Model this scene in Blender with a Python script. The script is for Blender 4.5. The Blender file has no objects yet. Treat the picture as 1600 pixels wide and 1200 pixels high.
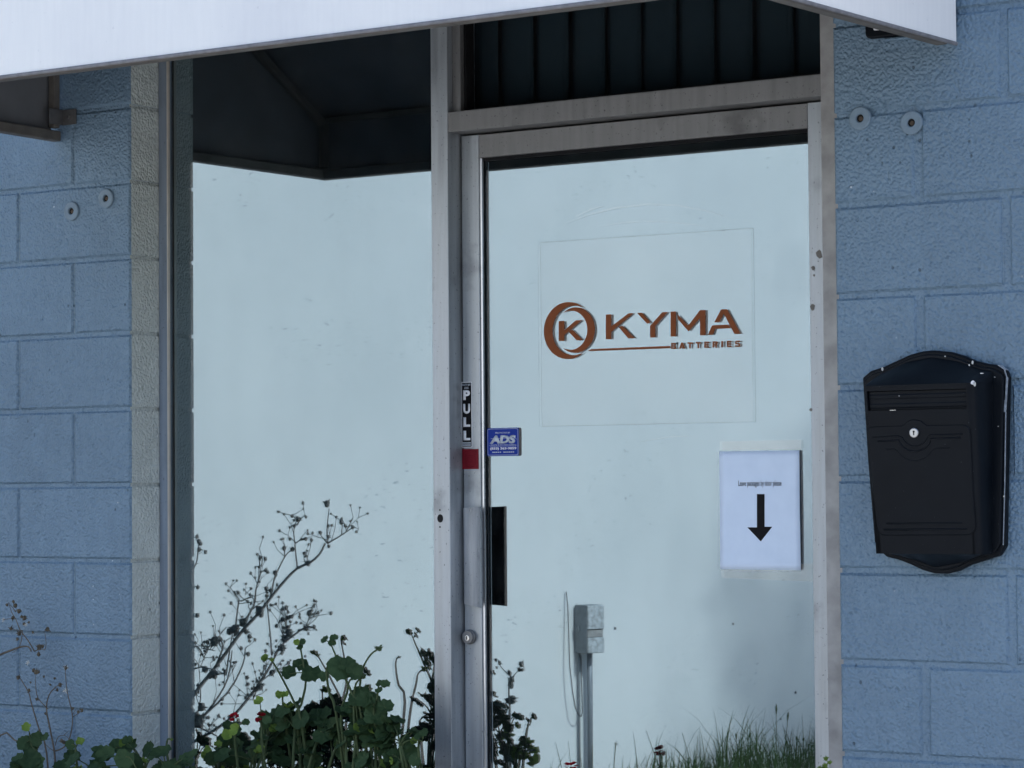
import bpy, bmesh, math, random
from mathutils import Vector, Matrix
random.seed(7)
R = math.radians
sc = bpy.context.scene
COL = sc.collection

# ------------------------------------------------------------------ camera
CAM = Vector((4.66492, -5.25620, -0.00698))
AX = Vector((0.83627, 0.54826, -0.00766)); AU = Vector((0.02784, -0.02850, 0.99921)); AF = Vector((-0.54800, 0.83559, 0.03850))
def orthobasis():
    yaw, pitch, roll = 0.580420678, 0.0385106021, -0.00766087975
    F = Vector((-math.sin(yaw)*math.cos(pitch), math.cos(yaw)*math.cos(pitch), math.sin(pitch)))
    X = Vector((math.cos(yaw), math.sin(yaw), 0)); U = X.cross(F)
    return (math.cos(roll)*X + math.sin(roll)*U, -math.sin(roll)*X + math.cos(roll)*U, F)
AX, AU, AF = orthobasis()
FPX = 4074.97
cd = bpy.data.cameras.new('camera'); cam = bpy.data.objects.new('camera', cd); COL.objects.link(cam)
cd.sensor_width = 36; cd.lens = FPX/1600*36; cd.clip_start = .05; cd.clip_end = 600
m = Matrix.Identity(4)
for i in range(3):
    m[i][0], m[i][1], m[i][2], m[i][3] = AX[i], AU[i], -AF[i], CAM[i]
cam.matrix_world = m
sc.camera = cam

# ------------------------------------------------------------------ sky, sun, exposure
SUN_AZ = math.atan2(.94, .34)            # clockwise from +Y
SUN_EL = R(46)
w = bpy.data.worlds.new('World'); sc.world = w; w.use_nodes = True
nt = w.node_tree; nt.nodes.clear()
sky = nt.nodes.new('ShaderNodeTexSky'); sky.sky_type = 'NISHITA'; sky.sun_disc = False
sky.sun_elevation = SUN_EL; sky.sun_rotation = SUN_AZ; sky.ozone_density = 5.0; sky.air_density = 1.0; sky.dust_density = 3.0
bg = nt.nodes.new('ShaderNodeBackground'); bg.inputs['Strength'].default_value = .15
wo = nt.nodes.new('ShaderNodeOutputWorld')
nt.links.new(sky.outputs[0], bg.inputs[0]); nt.links.new(bg.outputs[0], wo.inputs[0])
sd = bpy.data.lights.new('sun', 'SUN'); sd.energy = 2.6; sd.angle = R(1.0); sd.color = (1, .97, .93)
so = bpy.data.objects.new('sun', sd); COL.objects.link(so)
tosun = Vector((math.sin(SUN_AZ)*math.cos(SUN_EL), math.cos(SUN_AZ)*math.cos(SUN_EL), math.sin(SUN_EL)))
so.rotation_euler = tosun.to_track_quat('Z', 'Y').to_euler(); so.location = (6, 6, 12)
sc.view_settings.view_transform = 'Standard'; sc.view_settings.look = 'None'
sc.view_settings.exposure = 0.95; sc.view_settings.gamma = 1; sc.view_settings.use_curve_mapping = False

# ------------------------------------------------------------------ measuring: where a sight line meets a real plane
def at(px, py, y):                        # point of the plane Y = y behind a point of the 1600 x 1200 photograph
    d = AF + AX*((px-800)/FPX) - AU*((py-600)/FPX)
    return CAM + d*((y-CAM.y)/d.y)
GW, GD = .133, .188                       # mirror planes: shop window, door
def behind(px, py, g, y):                 # point at depth y that is seen mirrored in the glass at depth g
    p = at(px, py, 2*g-y); return Vector((p.x, y, p.z))

# ------------------------------------------------------------------ materials
def mat(name):
    m = bpy.data.materials.new(name); m.use_nodes = True
    n = m.node_tree; b = n.nodes['Principled BSDF']
    return m, n, b
def N(n, t, **kw):
    x = n.nodes.new(t)
    for k, v in kw.items():
        if k in x.inputs: x.inputs[k].default_value = v
        else: setattr(x, k, v)
    return x
def pos(n, scale=(1, 1, 1)):
    g = n.nodes.new('ShaderNodeNewGeometry'); mp = n.nodes.new('ShaderNodeMapping')
    mp.inputs['Scale'].default_value = scale; n.links.new(g.outputs['Position'], mp.inputs['Vector']); return mp.outputs[0]
def noise(n, vec, scale, detail=3, rough=.5):
    x = N(n, 'ShaderNodeTexNoise', Scale=scale, Detail=detail, Roughness=rough); n.links.new(vec, x.inputs['Vector']); return x.outputs['Fac']
def ramp(n, fac, stops):
    r = n.nodes.new('ShaderNodeValToRGB'); e = r.color_ramp.elements
    while len(e) < len(stops): e.new(.5)
    for i, (p, c) in enumerate(stops):
        e[i].position = p; e[i].color = (*c, 1) if not isinstance(c, (int, float)) else (c, c, c, 1)
    n.links.new(fac, r.inputs[0]); return r.outputs[0]
def mix(n, a, b, fac, mode='MIX'):
    x = n.nodes.new('ShaderNodeMix'); x.data_type = 'RGBA'; x.blend_type = mode
    for i, v in ((6, a), (7, b)):
        if isinstance(v, tuple): x.inputs[i].default_value = (*v, 1)
        else: n.links.new(v, x.inputs[i])
    if isinstance(fac, (int, float)): x.inputs[0].default_value = fac
    else: n.links.new(fac, x.inputs[0])
    return x.outputs[2]
def bump(n, b, h, strength, dist):
    x = N(n, 'ShaderNodeBump', Strength=strength, Distance=dist); n.links.new(h, x.inputs['Height']); n.links.new(x.outputs[0], b.inputs['Normal']); return x
def madd(n, a, k, c):
    x = n.nodes.new('ShaderNodeMath'); x.operation = 'MULTIPLY_ADD'; n.links.new(a, x.inputs[0]); x.inputs[1].default_value = k
    if isinstance(c, (int, float)): x.inputs[2].default_value = c
    else: n.links.new(c, x.inputs[2])
    return x.outputs[0]

def simple(name, col, rough=.5, metal=0., var=.12, scale=30, bumps=None, spec=.5):
    m, n, b = mat(name)
    v = pos(n); f = noise(n, v, scale, 4)
    lo = tuple(c*(1-var) for c in col); hi = tuple(min(1, c*(1+var)) for c in col)
    n.links.new(ramp(n, f, [(.3, lo), (.7, hi)]), b.inputs['Base Color'])
    b.inputs['Roughness'].default_value = rough; b.inputs['Metallic'].default_value = metal
    b.inputs['Specular IOR Level'].default_value = spec
    if bumps: bump(n, b, noise(n, v, bumps[0], 3), bumps[1], bumps[2])
    return m

def paint_block(name, col):
    m, n, b = mat(name); v = pos(n)
    big = noise(n, v, 2.2, 4); mid = noise(n, v, 16, 3); st = noise(n, v, 165, 2, .5); lump = noise(n, v, 60, 2)
    c = ramp(n, big, [(.3, tuple(x*.9 for x in col)), (.7, tuple(x*1.08 for x in col))])
    c = mix(n, c, tuple(x*1.15 for x in col), ramp(n, mid, [(.5, 0.), (.75, .6)]))
    oi = n.nodes.new('ShaderNodeObjectInfo')
    c = mix(n, c, tuple(x*.86 for x in col), madd(n, oi.outputs['Random'], .35, 0.05))
    # scuffs: white flecks and dark pin holes
    vo = N(n, 'ShaderNodeTexVoronoi', Scale=34.); n.links.new(v, vo.inputs['Vector'])
    msk = noise(n, v, 5.5, 2)
    fl = ramp(n, vo.outputs['Distance'], [(.05, 1.), (.10, 0.)])
    c = mix(n, c, (.62, .68, .74), mix(n, (0, 0, 0), fl, ramp(n, msk, [(.62, 0.), (.66, 1.)])))
    vp = N(n, 'ShaderNodeTexVoronoi', Scale=26.); n.links.new(pos(n, (1.1, 1, .93)), vp.inputs['Vector'])
    ph = ramp(n, vp.outputs['Distance'], [(.06, 1.), (.12, 0.)])
    c = mix(n, c, tuple(x*.3 for x in col), mix(n, (0, 0, 0), ph, ramp(n, noise(n, v, 7.3, 2), [(.55, 0.), (.6, .8)])))
    gr_ = noise(n, pos(n, (1, 1, .45)), 7, 5, .65)
    c = mix(n, c, tuple(x*.62 for x in col), ramp(n, gr_, [(.52, 0.), (.8, .35)]))
    n.links.new(c, b.inputs['Base Color'])
    b.inputs['Roughness'].default_value = .42; b.inputs['Specular IOR Level'].default_value = .45
    vb = N(n, 'ShaderNodeTexVoronoi', Scale=150., Randomness=1.); vb.feature = 'SMOOTH_F1'; n.links.new(v, vb.inputs['Vector'])
    h = madd(n, st, .5, madd(n, lump, .6, 0.)); h = madd(n, vb.outputs['Distance'], -.9, h); h = madd(n, ph, -.5, h)
    bump(n, b, h, .9, .0050)
    return m

def alu(name, col, rough, dark=.6, stretch=(30, 30, 2.2), metal=.55):
    m, n, b = mat(name)
    s1 = noise(n, pos(n, stretch), 1.6, 4); s2 = noise(n, pos(n), 150, 3); s3 = noise(n, pos(n), 9, 4)
    c = ramp(n, s1, [(.25, tuple(x*.72 for x in col)), (.75, tuple(x*1.15 for x in col))])
    c = mix(n, c, tuple(x*.35 for x in col), ramp(n, s3, [(.58, 0.), (.78, dark)]))
    c = mix(n, c, (.03, .03, .03), ramp(n, s2, [(.66, 0.), (.72, .55)]))
    n.links.new(c, b.inputs['Base Color'])
    b.inputs['Metallic'].default_value = metal
    n.links.new(ramp(n, s1, [(.3, rough*.8), (.7, min(1, rough*1.25))]), b.inputs['Roughness'])
    bump(n, b, s2, .12, .001)
    return m

M = {}
M['blue'] = paint_block('blue_masonry_paint', (.150, .235, .315))
M['reveal'] = paint_block('old_grey_paint_bounce_lit', (.60, .645, .605))  # old grey paint, lightened in place of warm bounce light on the reveal
M['mortar'] = paint_block('blue_painted_mortar', (.155, .24, .32))
M['alu'] = alu('weathered_aluminium', (.385, .415, .435), .42, .8)
M['alu_blue'] = alu('overpainted_aluminium', (.25, .30, .36), .5, .4, metal=.1)
M['bead'] = simple('cream_anodised_bead', (.62, .57, .49), .4, .3, .1, 20)
M['alu_dark'] = alu('dirty_aluminium', (.235, .235, .23), .55, .75)
M['alu_clean'] = alu('worn_bright_aluminium', (.64, .66, .68), .30, .35, metal=.8)
M['steel'] = simple('bright_steel', (.62, .62, .6), .25, 1., .05)
M['gasket'] = simple('black_gasket', (.012, .012, .013), .6, spec=.08)
M['tan'] = simple('grimy_sealant', (.34, .335, .325), .75, 0, .25, 18, (90, .5, .002))
M['hole'] = simple('dark_hole', (.006, .006, .006), .9)
M['ringpaint'] = simple('thin_blue_grey_paint', (.165, .235, .295), .5, 0, .1, 60)
M['tube'] = simple('dusty_painted_tube', (.13, .12, .105), .6, 0, .2, 25)
M['bracket'] = simple('galvanised_bracket', (.16, .16, .16), .5, .5, .2, 40)
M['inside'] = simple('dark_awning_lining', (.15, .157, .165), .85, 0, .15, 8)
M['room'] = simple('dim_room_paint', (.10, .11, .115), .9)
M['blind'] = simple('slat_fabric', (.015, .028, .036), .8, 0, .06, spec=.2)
M['black'] = simple('black_ink', (.008, .008, .009), .5, spec=.08)
M['white'] = simple('white_print', (.78, .79, .80), .5, 0, .03)
M['silver'] = simple('silver_print', (.48, .53, .58), .4, .2, .2, 60)
M['navy'] = simple('blue_vinyl', (.008, .032, .25), .35, 0, .05, spec=.08)
M['red'] = simple('red_vinyl', (.16, .010, .018), .4, 0, .1, spec=.08)
M['dkred'] = simple('dark_red_print', (.11, .006, .012), .5, spec=.08)
M['rust'] = simple('copper_brown_vinyl', (.205, .062, .022), .45, 0, .08, 60, spec=.08)
M['soil'] = simple('bed_soil', (.055, .04, .03), .95, 0, .4, 20, (30, 1., .03))
M['sidewalk'] = simple('grey_concrete', (.45, .435, .41), .9, 0, .15, 4, (160, .3, .004))
M['paving'] = simple('pale_worn_paving', (.36, .345, .32), .9, 0, .3, 6, (120, .5, .01))
M['wire'] = simple('grey_cable', (.10, .11, .12), .6)
M['conduit'] = simple('grey_conduit', (.27, .30, .33), .5, .2, .12, 12)
M['boxpaint'] = simple('chalky_box_paint', (.46, .49, .50), .6, 0, .35, 45)
M['boxside'] = simple('grey_box_plastic', (.22, .245, .26), .6, 0, .15, 30)
M['bark'] = simple('bark', (.09, .065, .045), .9, 0, .3, 20, (40, .8, .02))
M['rubber_edge'] = simple('grey_hem', (.17, .17, .18), .6, 0, .2, 50)

def mk_awning():
    m, n, b = mat('white_awning_vinyl'); v = pos(n)
    st = noise(n, pos(n, (60, 60, 6)), 1.2, 4); big = noise(n, v, 3, 3); fine = noise(n, v, 210, 2)
    c = ramp(n, st, [(.25, (.79, .80, .79)), (.75, (.83, .84, .825))])
    c = mix(n, c, (.62, .64, .68), ramp(n, big, [(.5, 0.), (.8, .4)]))
    sp = noise(n, v, 70, 4)
    c = mix(n, c, (.45, .47, .5), ramp(n, sp, [(.70, 0.), (.78, .3)]))
    n.links.new(c, b.inputs['Base Color']); b.inputs['Roughness'].default_value = .5
    bump(n, b, madd(n, fine, 1., big), .12, .002)
    return m
M['awning'] = mk_awning()

def mk_far():
    m, n, b = mat('white_stucco_wall'); v = pos(n)
    big = noise(n, v, .9, 5); mid = noise(n, v, 5, 5); fl = noise(n, pos(n, (1, 1, 3.2)), 16, 4, .6)
    c = ramp(n, big, [(.3, (.70, .73, .73)), (.7, (.80, .82, .81))])
    c = mix(n, c, (.60, .63, .63), ramp(n, mid, [(.58, 0.), (.85, .22)]))
    sc1 = noise(n, pos(n, (1, 1, 2.6)), 26, 3, .6); gate = ramp(n, noise(n, v, 2.3, 3), [(.47, 0.), (.6, 1.)])
    c = mix(n, c, (.30, .33, .35), mix(n, (0, 0, 0), ramp(n, sc1, [(.645, 0.), (.69, .65)]), gate))
    vs_ = N(n, 'ShaderNodeTexVoronoi', Scale=3.4); n.links.new(v, vs_.inputs['Vector'])
    c = mix(n, c, (.06, .07, .08), ramp(n, vs_.outputs['Distance'], [(.022, 1.), (.034, 0.)]))
    n.links.new(c, b.inputs['Base Color']); b.inputs['Roughness'].default_value = .85
    bump(n, b, madd(n, fl, 1., mid), .10, .006)
    return m
M['stucco'] = mk_far()

def mk_mirror():
    m = bpy.data.materials.new('reflective_window_film'); m.use_nodes = True; n = m.node_tree; n.nodes.clear()
    o = n.nodes.new('ShaderNodeOutputMaterial'); g = N(n, 'ShaderNodeBsdfGlossy', Roughness=0.0)
    v = pos(n)
    sm = noise(n, v, 3.5, 5, .6)
    n.links.new(ramp(n, sm, [(.3, (.228, .286, .327)), (.75, (.22, .277, .316))]), g.inputs['Color'])
    d = N(n, 'ShaderNodeBsdfDiffuse'); d.inputs['Color'].default_value = (.35, .37, .37, 1)
    x = n.nodes.new('ShaderNodeMixShader')
    sm2 = noise(n, pos(n, (1, 1, .6)), 14, 6, .65)
    n.links.new(ramp(n, sm2, [(.45, .012), (.8, .06)]), x.inputs[0])
    n.links.new(g.outputs[0], x.inputs[1]); n.links.new(d.outputs[0], x.inputs[2]); n.links.new(x.outputs[0], o.inputs[0])
    return m
M['film'] = mk_mirror()
def mk_clear(name, dust, col=(.95, .97, .96), dcol=(.7, .72, .72), refl=.045):
    m = bpy.data.materials.new(name); m.use_nodes = True; n = m.node_tree; n.nodes.clear()
    o = n.nodes.new('ShaderNodeOutputMaterial'); t = N(n, 'ShaderNodeBsdfTransparent'); t.inputs[0].default_value = (*col, 1)
    g = N(n, 'ShaderNodeBsdfGlossy', Roughness=0.0); x = n.nodes.new('ShaderNodeMixShader'); x.inputs[0].default_value = refl
    n.links.new(t.outputs[0], x.inputs[1]); n.links.new(g.outputs[0], x.inputs[2])
    d = N(n, 'ShaderNodeBsdfDiffuse'); d.inputs['Color'].default_value = (*dcol, 1)
    y = n.nodes.new('ShaderNodeMixShader'); y.inputs[0].default_value = dust
    n.links.new(x.outputs[0], y.inputs[1]); n.links.new(d.outputs[0], y.inputs[2]); n.links.new(y.outputs[0], o.inputs[0])
    return m
M['clear'] = mk_clear('clear_glass', .0)
M['transom'] = mk_clear('dusty_clear_glass', .004, (.74, .80, .82), (.35, .37, .38), .045)
M['sheet'] = mk_clear('clear_plastic_sheet', .006, (.995, .995, .995), (.75, .78, .78), .02)
M['sheet_edge'] = mk_clear('cut_plastic_edge', .10, (.9, .93, .93), (.42, .45, .47), .04)
M['tape'] = mk_clear('clear_tape', .022, (.99, .99, .985), (.55, .58, .57), .05)

def mk_paper():
    m, n, b = mat('white_paper'); v = pos(n)
    n.links.new(ramp(n, noise(n, v, 25, 3), [(.3, (.64, .75, .89)), (.7, (.68, .79, .93))]), b.inputs['Base Color'])
    b.inputs['Roughness'].default_value = .8; bump(n, b, noise(n, v, 22, 2), .25, .003); return m
M['paper'] = mk_paper()
def mk_mailbox():
    m, n, b = mat('black_enamel'); v = pos(n)
    f = noise(n, v, 18, 4); sp = noise(n, v, 190, 2)
    c = ramp(n, f, [(.3, (.003, .005, .008)), (.75, (.006, .008, .011))])
    c = mix(n, c, (.10, .11, .12), ramp(n, sp, [(.74, 0.), (.79, .6)]))
    n.links.new(c, b.inputs['Base Color']); n.links.new(ramp(n, f, [(.3, .36), (.7, .52)]), b.inputs['Roughness'])
    b.inputs['Specular IOR Level'].default_value = .13
    bump(n, b, noise(n, v, 260, 2), .10, .0008); return m
M['enamel'] = mk_mailbox()
def mk_leaf(name, lo, hi, sss=.24):
    m, n, b = mat(name); v = pos(n)
    oi = n.nodes.new('ShaderNodeObjectInfo')
    c = ramp(n, noise(n, v, 60, 3), [(.3, lo), (.7, hi)])
    c = mix(n, c, tuple(x*1.7 for x in hi), madd(n, oi.outputs['Random'], .5, 0.))
    n.links.new(c, b.inputs['Base Color']); b.inputs['Roughness'].default_value = .6
    b.inputs['Specular IOR Level'].default_value = .14
    tr = N(n, 'ShaderNodeBsdfTranslucent'); n.links.new(c, tr.inputs[0]); x = n.nodes.new('ShaderNodeMixShader'); x.inputs[0].default_value = sss
    n.links.new(b.outputs[0], x.inputs[1]); n.links.new(tr.outputs[0], x.inputs[2])
    n.links.new(x.outputs[0], n.nodes['Material Output'].inputs[0]); return m
M['leaf'] = mk_leaf('geranium_leaf', (.020, .046, .020), (.044, .080, .034))
M['leaf_young'] = mk_leaf('young_leaf', (.10, .17, .035), (.16, .24, .05), .25)
M['stemg'] = mk_leaf('green_stem', (.035, .055, .025), (.06, .085, .038), .05)
M['dry'] = simple('dry_stalk', (.11, .095, .075), .8, 0, .3, 60)
M['pale'] = simple('bleached_stalk', (.46, .46, .40), .8, 0, .3, 60)
M['palebud'] = simple('bleached_seed_head', (.36, .37, .31), .9, 0, .4, 90)
M['drybud'] = simple('dry_seed_head', (.10, .085, .06), .9, 0, .4, 90)
M['fluff'] = simple('pale_seed_fluff', (.62, .62, .58), .9, 0, .2, 90)
M['petal'] = mk_leaf('crimson_petal', (.16, .004, .010), (.26, .008, .016), .2)
M['grass'] = mk_leaf('grass_blade', (.022, .045, .018), (.045, .075, .028), .15)

# ------------------------------------------------------------------ mesh helpers
class MB:
    def __init__(s): s.v, s.f, s.mi = [], [], []
    def add(s, vs, fs, mi=0):
        o = len(s.v); s.v += [tuple(p) for p in vs]; s.f += [tuple(i+o for i in f) for f in fs]; s.mi += [mi]*len(fs); return s
    def box(s, x0, x1, y0, y1, z0, z1, mi=0):
        return s.add([(x0,y0,z0),(x1,y0,z0),(x1,y1,z0),(x0,y1,z0),(x0,y0,z1),(x1,y0,z1),(x1,y1,z1),(x0,y1,z1)],
              [(0,3,2,1),(4,5,6,7),(0,1,5,4),(1,2,6,5),(2,3,7,6),(3,0,4,7)], mi)
    def prism(s, pts, y0, y1, mi=0):      # outline in X,Z extruded along Y (y0 is the front)
        a = sum(p[0]*q[1]-q[0]*p[1] for p, q in zip(pts, pts[1:]+pts[:1]))
        if a < 0: pts = pts[::-1]
        n = len(pts); vs = [(p[0], y0, p[1]) for p in pts]+[(p[0], y1, p[1]) for p in pts]
        fs = [tuple(range(n)), tuple(range(2*n-1, n-1, -1))]+[(i, i+n, (i+1) % n+n, (i+1) % n) for i in range(n)]
        return s.add(vs, fs, mi)
    def tube(s, pts, r, seg=6, mi=0, cap=True):
        pts = [Vector(p) for p in pts]; n = len(pts); vs = []; fs = []
        rr = r if isinstance(r, (list, tuple)) else [r]*n
        up = Vector((.31, .17, .93)).normalized()
        for i, p in enumerate(pts):
            t = (pts[min(i+1, n-1)]-pts[max(i-1, 0)])
            t = t.normalized() if t.length > 1e-9 else Vector((0, 0, 1))
            a = t.cross(up)
            if a.length < .05: a = t.cross(Vector((1, 0, 0)))
            a.normalize(); b = t.cross(a)
            for k in range(seg):
                q = 2*math.pi*k/seg; vs.append(p+(a*math.cos(q)+b*math.sin(q))*rr[i])
        for i in range(n-1):
            for k in range(seg):
                fs.append((i*seg+k, i*seg+(k+1) % seg, (i+1)*seg+(k+1) % seg, (i+1)*seg+k))
        if cap: fs += [tuple(range(seg-1, -1, -1)), tuple(range((n-1)*seg, n*seg))]
        return s.add(vs, fs, mi)
    def ball(s, c, r, mi=0, sq=(1, 1, 1), seg=6, ring=4, jag=0.):
        vs = [(c[0], c[1], c[2]-r*sq[2])]; 
        for i in range(1, ring):
            t = math.pi*i/ring
            for k in range(seg):
                q = 2*math.pi*k/seg; rr = r*(1+random.uniform(-jag, jag))
                vs.append((c[0]+rr*sq[0]*math.sin(t)*math.cos(q), c[1]+rr*sq[1]*math.sin(t)*math.sin(q), c[2]-rr*sq[2]*math.cos(t)))
        vs.append((c[0], c[1], c[2]+r*sq[2])); L = len(vs)-1; fs = []
        for k in range(seg):
            fs.append((0, 1+(k+1) % seg, 1+k)); fs.append((L, L-seg+k, L-seg+(k+1) % seg))
            for i in range(ring-2):
                a = 1+i*seg; fs.append((a+k, a+(k+1) % seg, a+seg+(k+1) % seg, a+seg+k))
        return s.add(vs, fs, mi)
    def mesh(s, name, mats, smooth=False):
        me = bpy.data.meshes.new(name); me.from_pydata(s.v, [], s.f)
        for m_ in (mats if isinstance(mats, (list, tuple)) else [mats]): me.materials.append(m_)
        me.polygons.foreach_set('material_index', s.mi)
        if smooth: me.polygons.foreach_set('use_smooth', [True]*len(s.f))
        me.update(); return me
    def build(s, name, mats, parent=None, smooth=False, bevel=0., seg=2):
        o = bpy.data.objects.new(name, s.mesh(name, mats, smooth)); COL.objects.link(o)
        if parent: o.parent = parent; o.matrix_parent_inverse = Matrix.Translation(-world_loc(parent))
        if bevel:
            b = o.modifiers.new('bevel', 'BEVEL'); b.width = bevel; b.segments = seg; b.limit_method = 'ANGLE'; b.angle_limit = R(40)
        return o
LOC = {}
def world_loc(o):
    p = Vector(o.location)
    return p if o.parent is None else Vector((0, 0, 0)) if o.type == 'MESH' else p
def tag(o, label, cat, group=None):
    o['label'] = label; o['category'] = cat
    if group: o['group'] = group
    return o
def thing(name, label, cat, loc=(0, 0, 0), group=None):
    o = bpy.data.objects.new(name, None); COL.objects.link(o); o.location = loc; o.empty_display_size = .1
    return tag(o, label, cat, group)
def kind(o, k): o['kind'] = k; return o
def inst(me, name, parent, mw):
    o = bpy.data.objects.new(name, me); COL.objects.link(o)
    if parent: o.parent = parent; o.matrix_parent_inverse = Matrix.Translation(-world_loc(parent))
    o.matrix_basis = mw; return o
def lettering(name, body, mt, x0, x1, z0, z1, y, parent=None, bold=0., space=1., shear=0., thick=.0004, rise=0.):
    cu = bpy.data.curves.new(name, 'FONT'); cu.body = body; cu.offset = bold; cu.space_character = space; cu.shear = shear; cu.resolution_u = 3
    t = bpy.data.objects.new('tmp', cu); COL.objects.link(t)
    dg = bpy.context.evaluated_depsgraph_get(); me = bpy.data.meshes.new_from_object(t.evaluated_get(dg))
    bpy.data.objects.remove(t)
    xs = [v.co.x for v in me.vertices]; ys = [v.co.y for v in me.vertices]
    a, b, c, d = min(xs), max(xs), min(ys), max(ys)
    for v in me.vertices:
        u = (v.co.x-a)/(b-a); q = (v.co.y-c)/(d-c)
        v.co = (x0+u*(x1-x0), y, z0+q*(z1-z0)+rise*u)
    me.materials.clear(); me.materials.append(mt); me.name = name
    o = bpy.data.objects.new(name, me); COL.objects.link(o)
    if parent: o.parent = parent; o.matrix_parent_inverse = Matrix.Translation(-world_loc(parent))
    if thick:
        s_ = o.modifiers.new('thickness', 'SOLIDIFY'); s_.thickness = thick; s_.offset = 0
    return o

# ------------------------------------------------------------------ ground
ZB, ZS, ZA = -1.30, -1.40, -1.55          # bed soil, sidewalk, alley
ZD = -1.27                                # door threshold
kind(MB().box(-40, 40, -60, 60, ZA-.3, ZA).build('alley_ground', M['paving']), 'structure')
sw = MB()
for i in range(-4, 12):
    x0 = -3.8+(i+2)*1.2
    if x0 < .96: 
        sw.box(x0+.004, x0+1.196, -3.3, -1.07, ZA+.004, ZS)
    else: sw.box(x0+.004, x0+1.196, -3.3, -.004, ZA+.004, ZS)
sw.box(.99, 1.0-.004+.0, -1.06, -.004, ZA+.004, ZS)
kind(sw.build('sidewalk', M['sidewalk'], bevel=.006), 'structure')
bed = MB(); nx, ny = 40, 16
vs = [(-6+6.97*i/nx, -1.06+1.05*j/ny, ZB+random.uniform(-.02, .02)) for j in range(ny+1) for i in range(nx+1)]
bed.add(vs, [(j*(nx+1)+i, j*(nx+1)+i+1, (j+1)*(nx+1)+i+1, (j+1)*(nx+1)+i) for j in range(ny) for i in range(nx)])
kind(bed.build('planting_bed', M['soil']), 'structure')

# ------------------------------------------------------------------ storefront block walls
B = .2032
XR = 2.0832                               # right edge of the opening
KLO, KHI = -6, 8
ztop = 4.6; XEND = 5.0        # the shop ends at XEND: beyond it the sun reaches the forecourt
def block_mesh(wd, gh, gv, endl=False, endr=False):
    x0, x1, z0, z1 = (0 if endl else gv/2), (wd if endr else wd-gv/2), gh/2, B-gh/2; e = .0055; d = .19
    r = lambda: random.uniform(-.0008, .0008)
    v = [(x0, d, z0), (x1, d, z0), (x1, d, z1), (x0, d, z1), (x0, e, z0), (x1, e, z0), (x1, e, z1), (x0, e, z1),
         (x0+e+r(), 0, z0+e+r()), (x1-e+r(), 0, z0+e+r()), (x1-e+r(), 0, z1-e+r()), (x0+e+r(), 0, z1-e+r())]
    f = [(8, 9, 10, 11), (4, 5, 9, 8), (5, 6, 10, 9), (6, 7, 11, 10), (7, 4, 8, 11), (0, 4, 7, 3), (1, 2, 6, 5), (3, 7, 6, 2), (0, 1, 5, 4), (0, 3, 2, 1)]
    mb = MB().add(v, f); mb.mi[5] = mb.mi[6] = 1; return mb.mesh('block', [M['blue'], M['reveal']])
CACHE = {}
def wall(name, label, side):
    t = thing(name, label, 'block wall', (-1 if side == 'L' else 3.1, .1, ZS))
    gh, gv = (.010, .006) if side == 'L' else (.011, .017)
    edge = 0. if side == 'L' else XR
    for k in range(KLO, KHI):
        odd = k % 2
        if side == 'L':
            js = [0, -B, -3*B, -5*B, -7*B] if not odd else [0, -2*B, -4*B, -6*B, -7*B]
        else:
            js = [XR, XR+B, XR+3*B, XR+5*B, XR+7*B] if odd else [XR, XR+2*B, XR+4*B, XR+6*B, XR+7*B]
        js = sorted(js)
        for a, b in zip(js, js[1:]):
            el, er = abs(a-XR) < 1e-6, abs(b) < 1e-6
            key = (round(b-a, 3), side, el, er)
            if key not in CACHE: CACHE[key] = [block_mesh(b-a, gh, gv, el, er) for _ in range(3)]
            inst(random.choice(CACHE[key]), 'block', t, Matrix.Translation((a, random.uniform(0, .0012), k*B)))
    x0, x1 = (-7*B, -.006) if side == 'L' else (XR+.006, XR+7*B)
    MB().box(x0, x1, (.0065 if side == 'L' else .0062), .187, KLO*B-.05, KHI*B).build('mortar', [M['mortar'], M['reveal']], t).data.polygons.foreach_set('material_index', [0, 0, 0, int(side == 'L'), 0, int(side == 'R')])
    # plain remainder of the wall beyond the built courses
    p = MB()
    if side == 'L':
        p.box(-6.5, -7*B-.003, .001, .19, KLO*B-.05, KHI*B); p.box(-6.5, 1.04, .001, .19, KHI*B+.003, ztop)
    else:
        p.box(XR+7*B+.003, XEND, .001, .19, KLO*B-.05, KHI*B); p.box(1.043, XEND, .001, .19, KHI*B+.003, ztop)
    p.build('upper_courses', M['blue'], t)
    return t
wall('block_wall', 'blue painted concrete block wall left of the shop window, weeds growing at its foot', 'L')
wall('block_wall', 'blue painted concrete block wall right of the glass door, with the black mailbox on it', 'R')
# room behind the glass, roof
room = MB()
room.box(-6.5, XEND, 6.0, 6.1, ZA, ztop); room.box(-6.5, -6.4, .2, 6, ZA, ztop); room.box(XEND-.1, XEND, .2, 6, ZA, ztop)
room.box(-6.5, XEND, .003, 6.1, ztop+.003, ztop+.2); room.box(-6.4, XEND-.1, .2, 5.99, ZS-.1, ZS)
kind(room.build('building_shell', M['room']), 'structure')

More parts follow.
